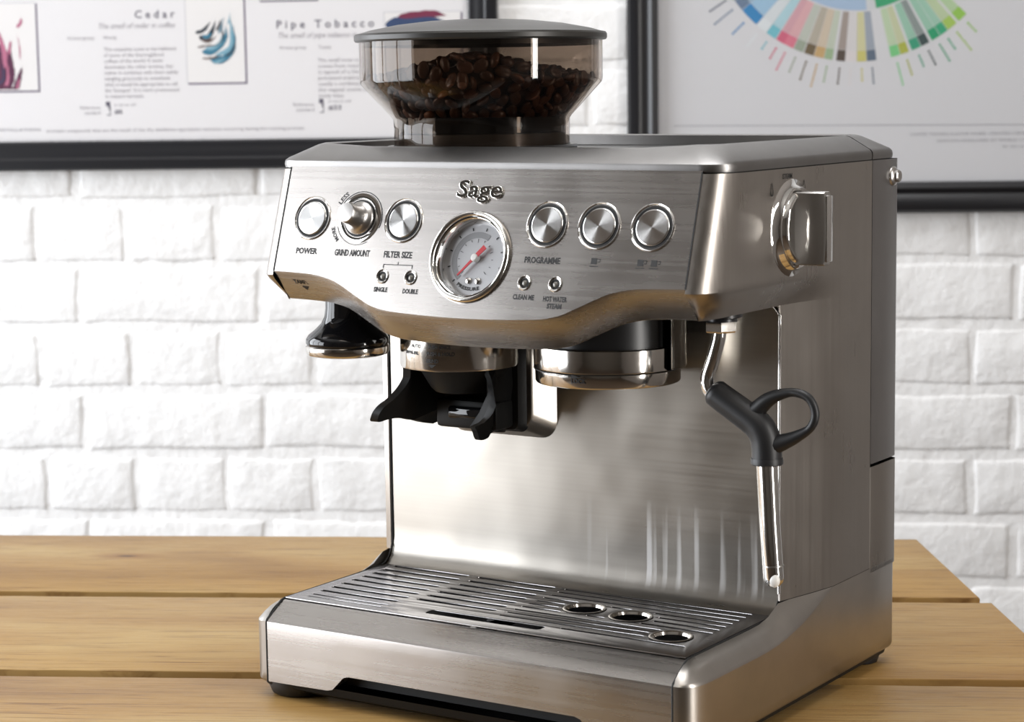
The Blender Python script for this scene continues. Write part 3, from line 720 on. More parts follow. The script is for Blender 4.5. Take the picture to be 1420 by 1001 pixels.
# ---- top cover
def rrect(x0, x1, y0, y1, r, z, n=8, zf=None):
    P = []
    for cx_, cy_, a in ((x1-r, y1-r, 0), (x0+r, y1-r, 90), (x0+r, y0+r, 180), (x1-r, y0+r, 270)):
        for i in range(n+1):
            t = radians(a+90*i/n); P.append(Vector((cx_+r*cos(t), cy_+r*sin(t), z)))
        # extra points along the next straight
        nx = {0: (x0+r, y1), 90: (x0, y0+r), 180: (x1-r, y0), 270: (x1, y1-r)}[a]
        last = P[-1]
        for k in (.12, .25, .5, .75, .88): P.append(Vector((last.x+(nx[0]-last.x)*k, last.y+(nx[1]-last.y)*k, z)))
    return P
def dip(P, amt):
    for p in P:
        if p.y < 9 and 2.6 < p.x < 29.4: p.z -= amt*min(1, min(p.x-2.6, 29.4-p.x)/2.0)
    return P
rings = [rrect(XL, XR, 3.92, YD, 1.7, 34.22), rrect(XL-.03, XR+.03, 3.86, YD+.03, 1.7, 34.45), rrect(XL, XR, 3.92, YD, 1.7, 34.68), rrect(XL+.12, XR-.12, 4.15, YD-.12, 1.7, 34.85),
         dip(rrect(XL+1.55, XR-1.55, 5.55, YD-1.5, 1.6, 35.66), .18), dip(rrect(XL+1.85, XR-1.85, 5.9, YD-1.8, 1.5, 35.76), .2), dip(rrect(XL+2.1, XR-2.1, 6.2, YD-2.0, 1.4, 35.68), .2), rrect(XL+2.25, XR-2.25, 6.4, YD-2.2, 1.3, 35.0)]
def cover_part(y0, y1, name, closed_floor):
    bm = NB(); grid(bm, rings, close_u=True); recalc(bm)
    for co, no in (((0, y0, 0), (0, -1, 0)), ((0, y1, 0), (0, 1, 0))):
        bmesh.ops.bisect_plane(bm, geom=bm.verts[:]+bm.edges[:]+bm.faces[:], plane_co=co, plane_no=no, clear_outer=True)
    return finish(name, bm, M['cover'], mach, smooth=35)
cover_part(-5, 24.5, 'top_cover', True); cover_part(24.64, 40, 'rear_cover', True)
bm = NB(); vs = grid(bm, [rrect(XL+2.2, XR-2.2, 6.3, YD-2.1, 1.3, 35.05), rrect(XL+2.5, XR-2.5, 6.6, YD-2.4, 1.2, 35.0)], close_u=True); cap(bm, vs[-1]); recalc(bm)
finish('cup_warming_plate', bm, M['black'], mach, smooth=30)
bm = NB(); grid(bm, [rrect(XL+.12, XR-.12, 4.05, YD-.1, 1.7, 34.1), rrect(XL+.12, XR-.12, 4.05, YD-.1, 1.7, 34.75)], close_u=True); recalc(bm); finish('cover_gasket', bm, M['dark'], mach)
# rear rail
# ---- water tank strip at the back of the right side, steel strip below it
bm = NB()
grid(bm, [[Vector(p) for p in ((XR-.05, 24.78, z), (XR, 24.95, z), (XR, 28.6, z), (XR-.12, 29.0, z), (XR-.5, YD, z), (16, YD, z), (XL+.5, YD, z), (XL+.12, 29, z), (XL, 28.6, z), (XL, 24.95, z), (XL+.05, 24.78, z))] for z in (34.15, 28, 20, 14.25, 14.15)])
recalc(bm); finish('water_tank', bm, M['tank'], mach, smooth=50)
bm = NB()
grid(bm, [[Vector(p) for p in ((XR-.05, 24.7, z), (XR, 24.8, z), (XR, 28.7, z), (XR-.1, 29.0, z), (XR-.5, YD, z), (16, YD, z), (XL+.5, YD, z), (XL+.1, 29, z), (XL, 28.7, z), (XL, 24.8, z), (XL+.05, 24.7, z))] for z in (13.95, 10, 6.8)])
recalc(bm); finish('rear_panel', bm, M['side'], mach, smooth=40, brush='Z')
bm = NB(); mt = Matrix.Rotation(pi/2, 4, 'Y')
lathe(bm, [(0, .5), (.34, .5), (.42, .42), (.42, .25), (.5, .2), (.62, .12), (.66, 0), (.66, -.2)], 20, (XR, 28.0, 33.0), mtx=mt.to_3x3()); recalc(bm)
finish('side_screw', bm, M['knob'], mach)
# ---- base shell (right and left), with the rail sweeping up into the body
def base_shell(right):
    mx = (lambda p: Vector(p)) if right else (lambda p: Vector((32-p[0], p[1], p[2])))
    bm = NB(); rows = []
    path = [(31.0, 0.0), (31.35, .02), (31.7, .15), (32.0, .45), (32.22, .95), (32.35, 1.6), (XR, 2.4), (XR, 4), (XR, 6), (XR, 8), (XR, 9.5), (XR, 10.8), (XR, 12), (XR, 13.2), (XR, 14.4), (XR, 15.6), (XR, 17), (XR, 18.9), (XR, 21), (XR, 24.7), (XR, 28.4), (XR-.2, 29.0), (XR-.6, YD)]
    n = len(path)
    def top(i):
        x, y = path[i]
        if y < 2.4: 
            t = i/6; return Vector((31.0+.12*t, 1.72+1.0*t, 6.12+.08*t))
        if y < 13.3:
            z = 6.2+max(0, (y-9.5)/3.8)**3*.95; return Vector((31.12+max(0, (y-9.5)/3.8)**2*.15, y, z))
        xx = XR-1.15*(1-min(1, max(0, (y-13.6)/5.3)))**1.15+.02
        return Vector((min(xx, XR) if i < n-2 else x, y, 7.12))
    def crease(i):
        x, y = path[i]
        zc = 5.0 if y < 8 else 5.0+2.1*min(1, ((y-8)/10.5))**2.2
        return Vector((x, y, min(zc, 7.1)))
    rows.append([Vector((top(i).x-.03, top(i).y, 5.2)) for i in range(n)])
    zr = [0, .12, .3, .5, .72, .9, 1.0]
    for j, f in enumerate(zr):
        r = []
        for i in range(n):
            T_, C_ = top(i), crease(i)
            # bowed between top rim and crease
            P = T_.lerp(C_, f); bow = .16*sin(pi*f)*(C_-T_).length/1.8
            d = Vector((path[i][0]-31.0, 0 if i > 6 else -(6-i)/6, 0)); nrm = Vector((.6 if i > 5 else .25, 0 if i > 5 else -.5, .7)).normalized()
            r.append(P+nrm*bow)
        rows.append(r)
    for z in (.985, .9, .6, .3, .12, 0):
        rows.append([Vector((path[i][0], path[i][1], 1.15+(crease(i).z-1.15)*z)) for i in range(n)])
    rows.append([Vector((path[i][0]-.15, path[i][1]+(.15 if i < 6 else 0), .95)) for i in range(n)])
    grid(bm, [[mx(p) for p in r] for r in rows]); recalc(bm)
    return finish('base_side', bm, M['shell'], mach, smooth=42)
base_shell(True); base_shell(False)
# ---- black bottom pan and feet
bm = NB(); grid(bm, [rrect(XL+.1, XR-.1, .12, YD-.1, 1.6, 1.25), rrect(XL+.2, XR-.2, .3, YD-.2, 1.6, .7), rrect(XL+.8, XR-.8, 1.1, YD-.9, 1.2, .3)], close_u=True)
cap(bm, bm.verts[-0:] if False else [v for v in bm.verts][-56:]); recalc(bm); finish('bottom_pan', bm, M['cradle'], mach, smooth=40)
for fx, fy in ((2.2, 2.2), (29.8, 3.2), (2.2, 26.8), (30.3, 27.2)):
    bm = NB(); big = fy < 5
    lathe(bm, [(0, 1.1), (2.1, 1.1), (2.1, .6), (1.9, .12), (1.7, 0), (0, 0)] if big else [(0, .9), (1.35, .9), (1.45, .5), (1.3, .05), (1.1, 0), (0, 0)], 32, (fx-.2 if fx < 9 else fx+.2, fy, 0)); recalc(bm); finish('foot', bm, M['rubber'], mach)
# ---- drip tray front
tray = None
low_e = [(1.06, 1.03), (3, 1.05), (5.9, 1.1), (6.3, 1.2), (7.2, 2.1), (7.6, 2.22), (10, 2.22), (16, 2.22), (22, 2.22), (24.4, 2.22), (24.8, 2.1), (25.7, 1.2), (26.1, 1.1), (29, 1.05), (30.94, 1.03)]
lw = []
for (a, b), (c, d) in zip(low_e, low_e[1:]):
    k = max(1, int((c-a)/.8))
    for i in range(k): lw.append((a+(c-a)*i/k, b+(d-b)*i/k))
lw.append(low_e[-1])
bm = NB()
rows = [[Vector((x, 1.85, 6.12)) for x, z in lw], [Vector((x, 1.70, 6.09)) for x, z in lw], [Vector((x, 1.6, 6.03)) for x, z in lw], [Vector((x, .85, 5.58)) for x, z in lw], [Vector((x, .12, 5.12)) for x, z in lw], [Vector((x, .02, 5.0)) for x, z in lw], [Vector((x, 0, 4.85)) for x, z in lw]]
for f in (.75, .5, .25, 0): rows.append([Vector((x, 0, z+(4.85-z)*f)) for x, z in lw])
rows.append([Vector((x, .18, z-.02)) for x, z in lw]); rows.append([Vector((x, 1.2, z+.1)) for x, z in lw])
grid(bm, rows); recalc(bm); tray = finish('drip_tray_front', bm, M['face'], mach, smooth=25, brush='X')
bm = NB(); box(bm, 1.2, 30.8, 1.2, 14, 1.3, 4.6); finish('drip_tray_basin', bm, M['dark'], mach, smooth=None)
for xs in (1.0, 31.0):
    bm = NB(); sweep(bm, [(xs, .02, 1.0), (xs, .02, 4.95), (xs, .1, 5.12), (xs, 1.62, 6.1), (xs, 2.0, 6.17), (xs, 12.7, 6.2)], .07, 8); finish('panel_seam', bm, M['dark'], mach)
# black corner bumper on the left and right bottom
# ---- drip grid: plate with slots and cup-drain holes
holes = [(19.8, 8.9, 1.25), (23.35, 8.6, 1.25), (27.9, 5.55, 1.2)]
def slot(x0, x1, y, w=.2, n=6):
    P = [(x0+w+w*cos(t), y+w*sin(t)) for t in [pi/2+pi*i/n for i in range(n+1)]]+[(x1-w+w*cos(t), y+w*sin(t)) for t in [-pi/2+pi*i/n for i in range(n+1)]]
    return P
loops = [[(1.15, 1.9), (30.85, 1.9), (30.85, 13.2), (1.15, 13.2)]]
ys1 = [12.75-1.17*i for i in range(8)]
for i, y in enumerate(ys1):
    loops.append(slot(1.9+(.0 if i < 6 else .1), 8.3, y, .23))
    if i < 7: loops.append(slot(9.0, 15.2, y, .23))
loops.append(slot(2.1, 8.3, 3.45, .14)); loops.append(slot(2.2, 8.2, 2.85, .1))
loops.append([(11.7, 2.9), (19.9, 2.9), (20.1, 3.1), (20.1, 3.75), (19.9, 3.9), (11.7, 3.9), (11.5, 3.75), (11.5, 3.1)])
ys2 = [12.75-.88*i for i in range(11)]
for i, y in enumerate(ys2):
    spans = [(15.9 if y > 4.6 else 20.9, 29.7)]
    for hx, hy, hr in holes:
        R = hr+.45
        if abs(y-hy) < R:
            h = sqrt(R*R-(y-hy)**2); ns = []
            for a, b in spans:
                if hx-h > a+.6: ns.append((a, min(b, hx-h)))
                if hx+h < b-.6: ns.append((max(a, hx+h), b))
                if hx+h < a or hx-h > b: ns.append((a, b))
            spans = sorted(set(ns))
    # drop nested duplicates
    res = []
    for a, b in spans:
        if b-a > .7 and not any(a >= c and b <= d for c, d in res): res.append((a, b))
    if i == 10: res = [(21, 29.7)]
    for a, b in res: loops.append(slot(a, b, y, .15))
for hx, hy, hr in holes: loops.append(circ(hx, hy, hr, 36))
bm = flat_curve(loops, .02, .02, lambda a, b, c: Vector((a, b, 6.22+c)), 1); recalc(bm)
grill = finish('drip_grid', bm, M['tray'], mach, smooth=30, brush='X')
for hx, hy, hr in holes:
    bm = NB(); lathe(bm, [(hr+.06, 6.26), (hr+.16, 6.30), (hr+.06, 6.33), (hr-.06, 6.28), (hr-.14, 6.12)], 40, (hx, hy, 0)); recalc(bm); finish('drain_hole_ring', bm, M['steel'], grill)
bm = NB()
for x in (8.65, 15.55, 29.9):      # cross webs below
    bm = NB(); box(bm, x-.2, x+.2, 2, 13, 5.2, 5.95); finish('grid_web', bm, M['tray'], grill, smooth=None, brush='X')
# ---- push buttons
def button(x, t, r=1.42):
    bm = NB(); MM = MF
    # bright bevelled bezel, dark gap, spun cap
    def ring(prof, m, name, par, N=56):
        b = NB(); lathe(b, prof, N, FP(x, t), mtx=MM); recalc(b); return finish(name, b, m, par, smooth=50)
    root = ring([(r, .0), (r+.02, .05), (r-.04, .09), (r-.10, .04), (r-.14, -.12), (r-.2, -.3)], M['chrome'], 'push_button', mach)
    ring([(r-.12, -.14), (r-.15, .0), (r-.21, .03), (r-.28, .0), (r-.33, -.1), (r-.38, -.1)], M['dark'], 'button_gap', root)
    b = NB(); rc = r-.34
    lathe(b, [(rc+.02, -.2), (rc+.02, .05), (rc-.04, .10)], 56); vs = [v for v in b.verts]
    lathe(b, [(rc-.04, .10), (rc-.07, .102), (rc-.1, .102), (rc*.5, .10), (.02, .10)], 56)
    bmesh.ops.remove_doubles(b, verts=b.verts, dist=1e-3)
    for v in b.verts: v.co *= CM
    for f in b.faces: f.smooth = True
    bmesh.ops.recalc_face_normals(b, faces=b.faces)
    me = bpy.data.meshes.new('button_cap'); b.to_mesh(me); b.free(); me.materials.append(M['spun'])
    o = link('button_cap', me, root, FP(x, t)); o.rotation_euler = MM.to_euler()
    return root
for x, t in BTN: button(x, t)
# ---- grind amount knob
bm = NB(); lathe(bm, [(1.62, 0), (1.62, .03), (1.45, .06), (1.28, .05), (1.22, -.08)], 56, FP(7.2, 3.62), mtx=MF); recalc(bm); kn = finish('grind_knob', bm, M['chrome'], mach)
bm = NB(); lathe(bm, [(1.24, -.06), (1.18, .02), (1.1, .02), (1.05, -.1), (.9, -.1)], 56, FP(7.2, 3.62), mtx=MF); recalc(bm); finish('knob_gap', bm, M['dark'], kn)
bm = NB(); lathe(bm, [(1.08, -.1), (1.08, .1), (1.0, .2), (.86, .28), (.74, .55), (.68, 1.0), (.66, 1.45), (.6, 1.56), (0, 1.6)], 56, FP(7.2, 3.62), mtx=MF); recalc(bm); finish('knob_cap', bm, M['knob'], kn)
bm = NB(); box(bm, -.09, .09, .1, .72, .3, 1.5, .04, 1)
for v in bm.verts: v.co = on_face(7.2, 3.62)(*v.co)
finish('knob_pointer', bm, M['knob'], kn)
# arc mark around the knob
bm = NB()
def arc(bm, x, t, r, a0, a1, w, n=40, d=.02):
    fn = on_face(x, t, d)
    grid(bm, [[fn(rr*cos(radians(a0+(a1-a0)*i/n)), rr*sin(radians(a0+(a1-a0)*i/n)), 0) for i in range(n+1)] for rr in (r-w/2, r+w/2)])
arc(bm, 7.2, 3.62, 1.72, -20, 170, .05); arc(bm, 7.2, 3.62, 1.72, 200, 300, .03)
ptxt = bm
def ftext(s, x, t, size, width, bold=.018, fn=None, **k):
    f = fn or on_face(x, t, .015)
    text_bm(s, size, bold, 0, 1, width, 'CENTER', 0, 0, 2, ptxt, lambda a, b, c: f(a, b-size*.35, c))
def fring(s, cx_, ct, r, amid, size, aw):
    o = on_face(cx_, ct, .015); b = text_bm(s, size, .01, 0, 1, radians(aw)*r, 'CENTER', 0, 0, 2)
    for v in b.verts:
        a = radians(amid)-v.co.x/r; rr = r+v.co.y; v.co = o(rr*cos(a), rr*sin(a), 0)
    me = bpy.data.meshes.new('x'); b.to_mesh(me); b.free(); ptxt.from_mesh(me); bpy.data.meshes.remove(me)
ftext('POWER', 3.4, 1.4, .52, 1.7); ftext('GRIND AMOUNT', 7.05, 1.38, .56, 2.75); ftext('FILTER SIZE', 10.6, 1.38, .56, 2.15)
ftext('PROGRAMME', 21.17, 1.38, .52, 2.5); ftext('SINGLE', 9.72, -.87, .4, 1.05); ftext('DOUBLE', 11.98, -.9, .4, 1.15)
ftext('CLEAN ME', 20.26, -.9, .42, 1.5); ftext('HOT WATER', 22.45, -.93, .42, 1.65); ftext('STEAM', 22.48, -1.36, .42, 1.0)
fring('LESS', 7.2, 3.62, 1.85, 140, .4, 26); fring('MORE', 7.2, 3.62, 1.95, 212, .36, 28)
for (x0, x1, t0, t1) in ((9.62, 11.87, .70, .75), (9.62, 9.68, .5, .75), (11.81, 11.87, .5, .75), (10.71, 10.77, .72, .92)):
    f = on_face(0, 0, .015); grid(ptxt, [[f(x0, t0, 0), f(x1, t0, 0)], [f(x0, t1, 0), f(x1, t1, 0)]])
for x, dx in ((24.75, 0), (27.85, 0), (28.75, 0)):      # little cup symbols
    f = on_face(x, 1.38, .015)
    for (a, b, c, d) in ((-.22, .18, -.12, .25), (-.3, .28, -.27, -.22), (.22, .4, .18, .22), (.36, .4, .0, .2), (.22, .4, .0, .04)): grid(ptxt, [[f(a, c, 0), f(b, c, 0)], [f(a, d, 0), f(b, d, 0)]])
# TAMPER mark on the bevelled lip
LP = lambda a, b, c: FP(0, -.05)+Vector((a, 0, 0))+Vector((0, 1.5, -1.86)).normalized()*b+Vector((0, -.78, -.63))*c
text_bm('TAMPER', .5, .012, 0, 1, 1.45, 'CENTER', 0, 0, 2, ptxt, lambda a, b, c: LP(3.0+a, .95-b, .05))
v3 = [ptxt.verts.new(LP(a, b, .05)) for a, b in ((2.75, 1.15), (3.35, 1.15), (3.05, 1.5))]; ptxt.faces.new(v3)
finish('panel_lettering', ptxt, M['ink'], mach, smooth=None, kind='stuff')
# ---- raised maker's word
bm = text_bm('Sage', 1.5, .018, .12, 1.0, 3.35, 'CENTER', .05, .035, 3, None, None)
fnl = on_face(15.95, 5.12, .07)
for v in bm.verts: v.co = fnl(*v.co)
finish('raised_logo', bm, M['chrome'], mach, smooth=60)
# ---- indicator lamps
for x, t in LMP:
    bm = NB(); lathe(bm, [(.46, 0), (.47, .05), (.42, .09), (.34, .05), (.3, -.12), (.24, -.14)], 32, FP(x, t), mtx=MF); recalc(bm); l = finish('indicator_lamp', bm, M['chrome'], mach)
    bm = NB(); lathe(bm, [(.33, -.1), (.27, .0), (.2, -.02), (.18, -.1)], 28, FP(x, t), mtx=MF); recalc(bm); finish('lamp_ring', bm, M['dark'], l)
    bm = NB(); lathe(bm, [(.19, -.1), (.17, .0), (.1, .05), (0, .06)], 24, FP(x, t), mtx=MF); recalc(bm); finish('lamp_lens', bm, M['led'], l)
# ---- pressure gauge
gx, gt = 16.0, 1.4
bm = NB(); lathe(bm, [(2.86, 0), (2.88, .12), (2.82, .26), (2.70, .33), (2.58, .30), (2.52, .18), (2.50, .05), (2.46, -.02)], 80, FP(gx, gt), mtx=MF); recalc(bm); g = finish('pressure_gauge', bm, M['chrome'], mach, smooth=60)
bm = NB(); lathe(bm, [(2.52, .1), (2.46, .02), (2.42, -.06)], 80, FP(gx, gt), mtx=MF); recalc(bm); finish('gauge_gap', bm, M['dark'], g)
bm = NB(); lathe(bm, [(2.47, .10), (2.43, .12), (2.38, .08), (2.22, -.62), (2.16, -.65)], 80, FP(gx, gt), mtx=MF); recalc(bm); finish('inner_bezel', bm, M['chrome'], g)
DD = -.62
bm = NB(); lathe(bm, [(2.24, DD), (1.5, DD+.001), (0, DD+.002)], 64, FP(gx, gt), mtx=MF); recalc(bm); finish('dial_plate', bm, M['dial'], g)
bm = NB()
fn = on_face(gx, gt, DD+.02)
def garc(bm, r0, r1, a0, a1, n=40, dd=0): grid(bm, [[fn(rr*cos(radians(a0+(a1-a0)*i/n)), rr*sin(radians(a0+(a1-a0)*i/n)), dd) for i in range(n+1)] for rr in (r0, r1)])
garc(bm, 1.35, 1.72, 60, 230); finish('dial_band', bm, M['dialgrey'], g, smooth=None)
bm = NB()
for i in range(13):
    a = 225-i*22.5; garc(bm, 1.15 if i % 3 else 1.05, 1.28, a-.8, a+.8, 2, .003)
for i in range(9): a = 225-i*30; garc(bm, 1.82, 2.02, a-1.2, a+1.2, 2, .003)
b2 = text_bm('PRESSURE', .3, .01, 0, 1, 1.7, 'CENTER', 0, 0, 2)
for v in b2.verts: a = radians(262)+v.co.x/1.85; rr = 1.95-v.co.y; v.co = fn(rr*cos(a), rr*sin(a), .003)
me = bpy.data.meshes.new('x'); b2.to_mesh(me); b2.free(); bm.from_mesh(me); bpy.data.meshes.remove(me)
finish('dial_marks', bm, M['ink'], g, smooth=None)
for x, t in ((-.25, -1.35), (.42, -1.35)):
    bm = NB(); lathe(bm, [(.2, DD), (.2, DD+.1), (.14, DD+.14), (0, DD+.15)], 20, FP(gx+x, gt+t), mtx=MF); recalc(bm); finish('dial_screw', bm, M['chrome'], g)
bm = NB(); ang = radians(47)
ca, sa = cos(ang), sin(ang); f2 = on_face(gx+.1, gt+.05, DD+.28)
def nl(a, b, c): return f2(a*ca-b*sa, a*sa+b*ca, c)
for (a0, a1, w0, w1) in ((-1.55, 0, .05, .09), (.1, .95, .13, .15)):
    prism(bm, [(a0, -w0), (a1, -w1), (a1, w1), (a0, w0)], 0, .06, nl)
finish('needle', bm, M['red'], g, smooth=None)
bm = NB(); lathe(bm, [(.24, DD+.05), (.24, DD+.36), (.18, DD+.42), (0, DD+.43)], 28, FP(gx+.1, gt+.05), mtx=MF); recalc(bm); finish('needle_hub', bm, M['white'], g)
bm = NB(); lathe(bm, [(2.42, .02), (1.2, .06), (0, .07)], 64, FP(gx, gt), mtx=MF); recalc(bm); finish('gauge_glass', bm, M['pane'], g)

# ---- steam dial on the right side
MS = Matrix(((0, 1, 0), (0, 0, 1), (1, 0, 0))).transposed()   # local x->Y, y->Z, z->X(out)
sy, sz = 12.7, 30.55
bm = NB(); lathe(bm, [(3.0, -.05), (2.9, .04), (2.6, .2), (2.52, .42), (2.42, .5), (2.3, .42), (2.2, .4), (2.12, .62), (1.98, .72), (1.8, .62), (1.5, .5), (0, .45)], 72, (XR, sy, sz), mtx=MS); recalc(bm); sd = finish('steam_dial', bm, M['chrome'], mach, smooth=60)
bm = NB()   # thumb bar: D-shaped in plan
pts = [(-.62, .45), (-.66, 1.3), (-.6, 2.2), (-.45, 2.42), (.45, 2.42), (.6, 2.2), (.66, 1.3), (.62, .45)]
rowsb = []
for k, (zz, s) in enumerate(((-2.12, .35), (-2.2, .7), (-2.12, .95), (-1.4, 1), (0, 1.0), (1.4, 1), (2.12, .95), (2.2, .7), (2.12, .35))):
    rowsb.append([Vector((XR+.45+(p[1]-.45)*(1 if abs(zz) < 2 else .96)*(1-(abs(zz)/2.2)**2*.03), sy+p[0]*s, sz+zz)) for p in pts])
vs = grid(bm, rowsb, close_u=True); cap(bm, vs[0]); cap(bm, vs[-1]); recalc(bm)
finish('dial_grip', bm, M['knob'], sd, smooth=35)
bm = NB(); box(bm, XR+2.3, XR+2.5, sy-.42, sy+.42, sz-2.0, sz+2.0, .08, 2); finish('grip_cap', bm, M['tube'], sd)
bm = NB()
def stx(a, b, c): return Vector((XR+.03+c, a, b))
text_bm('STEAM', .42, .01, 0, 1, 1.3, 'CENTER', 0, 0, 2, bm, lambda a, b, c: stx(12.0+a, 33.55+b, 0))
for y0 in (9.9, 14.3):
    P = [(0, .42), (.12, .1), (.2, -.15), (.14, -.38), (0, -.46), (-.14, -.38), (-.2, -.15), (-.12, .1)]; Q = [(a*.65, b*.7-.02) for a, b in P]
    A = [bm.verts.new(stx(y0+a, 33.0+b, 0)) for a, b in P]; B = [bm.verts.new(stx(y0+a, 33.0+b, 0)) for a, b in Q]
    for i in range(8): bm.faces.new((A[i], A[(i+1) % 8], B[(i+1) % 8], B[i]))
finish('dial_lettering', bm, M['ink'], mach, smooth=None)

# ---- grinder outlet collar and cradle
gc = (10.4, 9.0)
bm = NB(); lathe(bm, [(3.2, 21.35), (3.7, 21.3), (3.82, 21.36), (3.86, 21.5), (3.86, 26.2), (3.0, 26.2)], 80, (gc[0], gc[1], 0)); recalc(bm); col = finish('grinder_collar', bm, M['steel'], mach)
bm = NB()
def wrap(cx_, cy_, r, amid, z, s, size, width, bm):
    b = text_bm(s, size, .012, 0, 1, width, 'LEFT', 0, 0, 2)
    for v in b.verts:
        a = radians(amid)+v.co.x/r; v.co = Vector((cx_+(r+.02)*sin(a), cy_-(r+.02)*cos(a), z+v.co.y))
    me = bpy.data.meshes.new('x'); b.to_mesh(me); b.free(); bm.from_mesh(me); bpy.data.meshes.remove(me)
wrap(*gc, 3.86, -17, 22.82, 'AUTO', .33, .85, bm); wrap(*gc, 3.86, 4, 22.82, 'PUSH ONCE', .33, 1.5, bm)
wrap(*gc, 3.86, -27, 22.38, 'MANUAL', .33, 1.3, bm); wrap(*gc, 3.86, 2, 22.38, 'PUSH & HOLD', .33, 1.9, bm)
wrap(*gc, 3.86, 1, 21.92, 'GRIND', .33, .9, bm)
vv = [bm.verts.new(Vector((gc[0]+3.885*sin(radians(a)), gc[1]-3.885*cos(radians(a)), z))) for a, z in ((3, 21.8), (12, 21.8), (7.5, 21.58))]; bm.faces.new(vv)
finish('collar_lettering', bm, M['ink'], col, smooth=None)
# cradle: two wings, back block, chute
cr = None
def wing(side):
    bm = NB()
    if side < 0: P = [(5.25, 18.05), (5.2, 18.45), (5.5, 18.85), (6.2, 19.2), (6.9, 19.8), (7.3, 20.5), (7.5, 21.5), (12.5, 21.5), (12.6, 17.0), (10.5, 17.1), (8.5, 17.55), (7.0, 17.75), (5.8, 17.7), (5.4, 17.8)]
    else: P = [(8.6, 21.5), (8.1, 20.6), (7.55, 19.6), (7.2, 18.9), (7.15, 18.2), (7.5, 17.6), (8.1, 17.2), (8.3, 16.8), (8.6, 16.55), (9.4, 16.6), (10.0, 16.9), (12.6, 16.9), (12.6, 21.5)]
    P = [(p.x, p.y) for p in catmull([Vector((a, b, 0)) for a, b in P], 3, True)]
    def fn(a, b, d):
        fl = max(0, (21.4-b)/3.6); off = 2.55+1.5*fl**1.5*(1 if side < 0 else .75)
        if side > 0:
            T = [(17.2, 1.5), (17.6, 1.75), (18.0, 2.7), (18.55, 3.35), (19.1, 3.55), (20.0, 3.05), (21.5, 2.2), (30, 2.2)]
            off = T[0][1]
            for (za, oa), (zb, ob) in zip(T, T[1:]):
                if za <= b <= zb: off = oa+(ob-oa)*(b-za)/(zb-za)
        # wings curve inward around the basket toward the back
        off -= max(0, (a-10.5)/2.1)**2*.8
        return Vector((gc[0]+side*(off+d), a, b))
    prism(bm, P, 0, .6 if side < 0 else .4, fn)
    bmesh.ops.triangulate(bm, faces=[f for f in bm.faces if len(f.verts) > 4])
    return finish('cradle_wing', bm, M['cradle'], cradle, smooth=35)
bm = NB(); frustum(bm, 7.3, 13.35, 16.75, 26, 12.4, 11.55, .12, .5); cradle = finish('portafilter_cradle', bm, M['cradle'], mach, smooth=40)
wing(-1); wing(1)
bm = NB(); lathe(bm, [(2.2, 26), (3.1, 21.4), (2.2, 19.9), (1.9, 19.6), (1.8, 19.9), (2.6, 21.3)], 40, (gc[0], gc[1]+.5, 0)); recalc(bm); finish('grounds_chute', bm, M['cradle'], cradle)
bm = NB(); box(bm, 8.0, 12.8, 9.6, 12.2, 17.0, 18.9, .25, 2); finish('cradle_stop', bm, M['cradle'], cradle)
bm = NB(); box(bm, 9.2, 12.2, 9.2, 9.9, 17.7, 18.5, .2, 3); finish('grind_switch', bm, M['blackgloss'], cradle)
# ---- brew group
hg = (21.6, 9.0)
bm = NB(); lathe(bm, [(3.9, 21.1), (4.45, 21.05), (4.52, 21.15), (4.54, 21.9), (4.60, 21.96), (4.62, 22.05), (4.62, 23.35), (4.55, 23.42), (3.6, 23.42)], 96, (hg[0], hg[1], 0)); recalc(bm); grp = finish('brew_group', bm, M['steel'], mach)
bm = NB(); lathe(bm, [(4.545, 21.88), (4.60, 21.91), (4.625, 21.96)], 96, (hg[0], hg[1], 0)); recalc(bm); finish('group_groove', bm, M['dark'], grp)
bm = NB(); lathe(bm, [(3.75, 21.25), (4.0, 21.1), (0, 21.3)], 60, (hg[0], hg[1], 0)); recalc(bm); finish('shower_screen', bm, M['steel'], grp)
bm = NB(); lathe(bm, [(4.3, 23.35), (4.3, 27.5)], 72, (hg[0], hg[1], 0)); recalc(bm); finish('group_neck', bm, M['black'], grp)
bm = NB()   # taller locking lug on the right
a0, a1 = radians(-8+0), radians(38)
lathe(bm, [(4.62, 22.0), (4.9, 22.05), (4.92, 22.15), (4.92, 26.2), (4.5, 26.2), (4.5, 22.0)], 18, (hg[0], hg[1], 0), a0=a0, a1=a1, closed=True)
recalc(bm); finish('locking_lug', bm, M['chrome'], grp, smooth=50)
bm = NB(); wrap(*hg, 4.56, 1, 21.42, 'LOCK', .4, 1.0, bm)
pth = [(a, 21.98-.16*(a+60)/60) for a in range(-60, 9, 4)]
rows = [[Vector((hg[0]+4.66*sin(radians(a)), hg[1]-4.66*cos(radians(a)), z+s)) for a, z in pth] for s in (-.025, .025)]
grid(bm, rows); vv = [bm.verts.new(Vector((hg[0]+4.66*sin(radians(a)), hg[1]-4.66*cos(radians(a)), z))) for a, z in ((2, 21.70), (2, 21.95), (10, 21.80))]; bm.faces.new(vv)
finish('group_lettering', bm, M['ink'], grp, smooth=None)

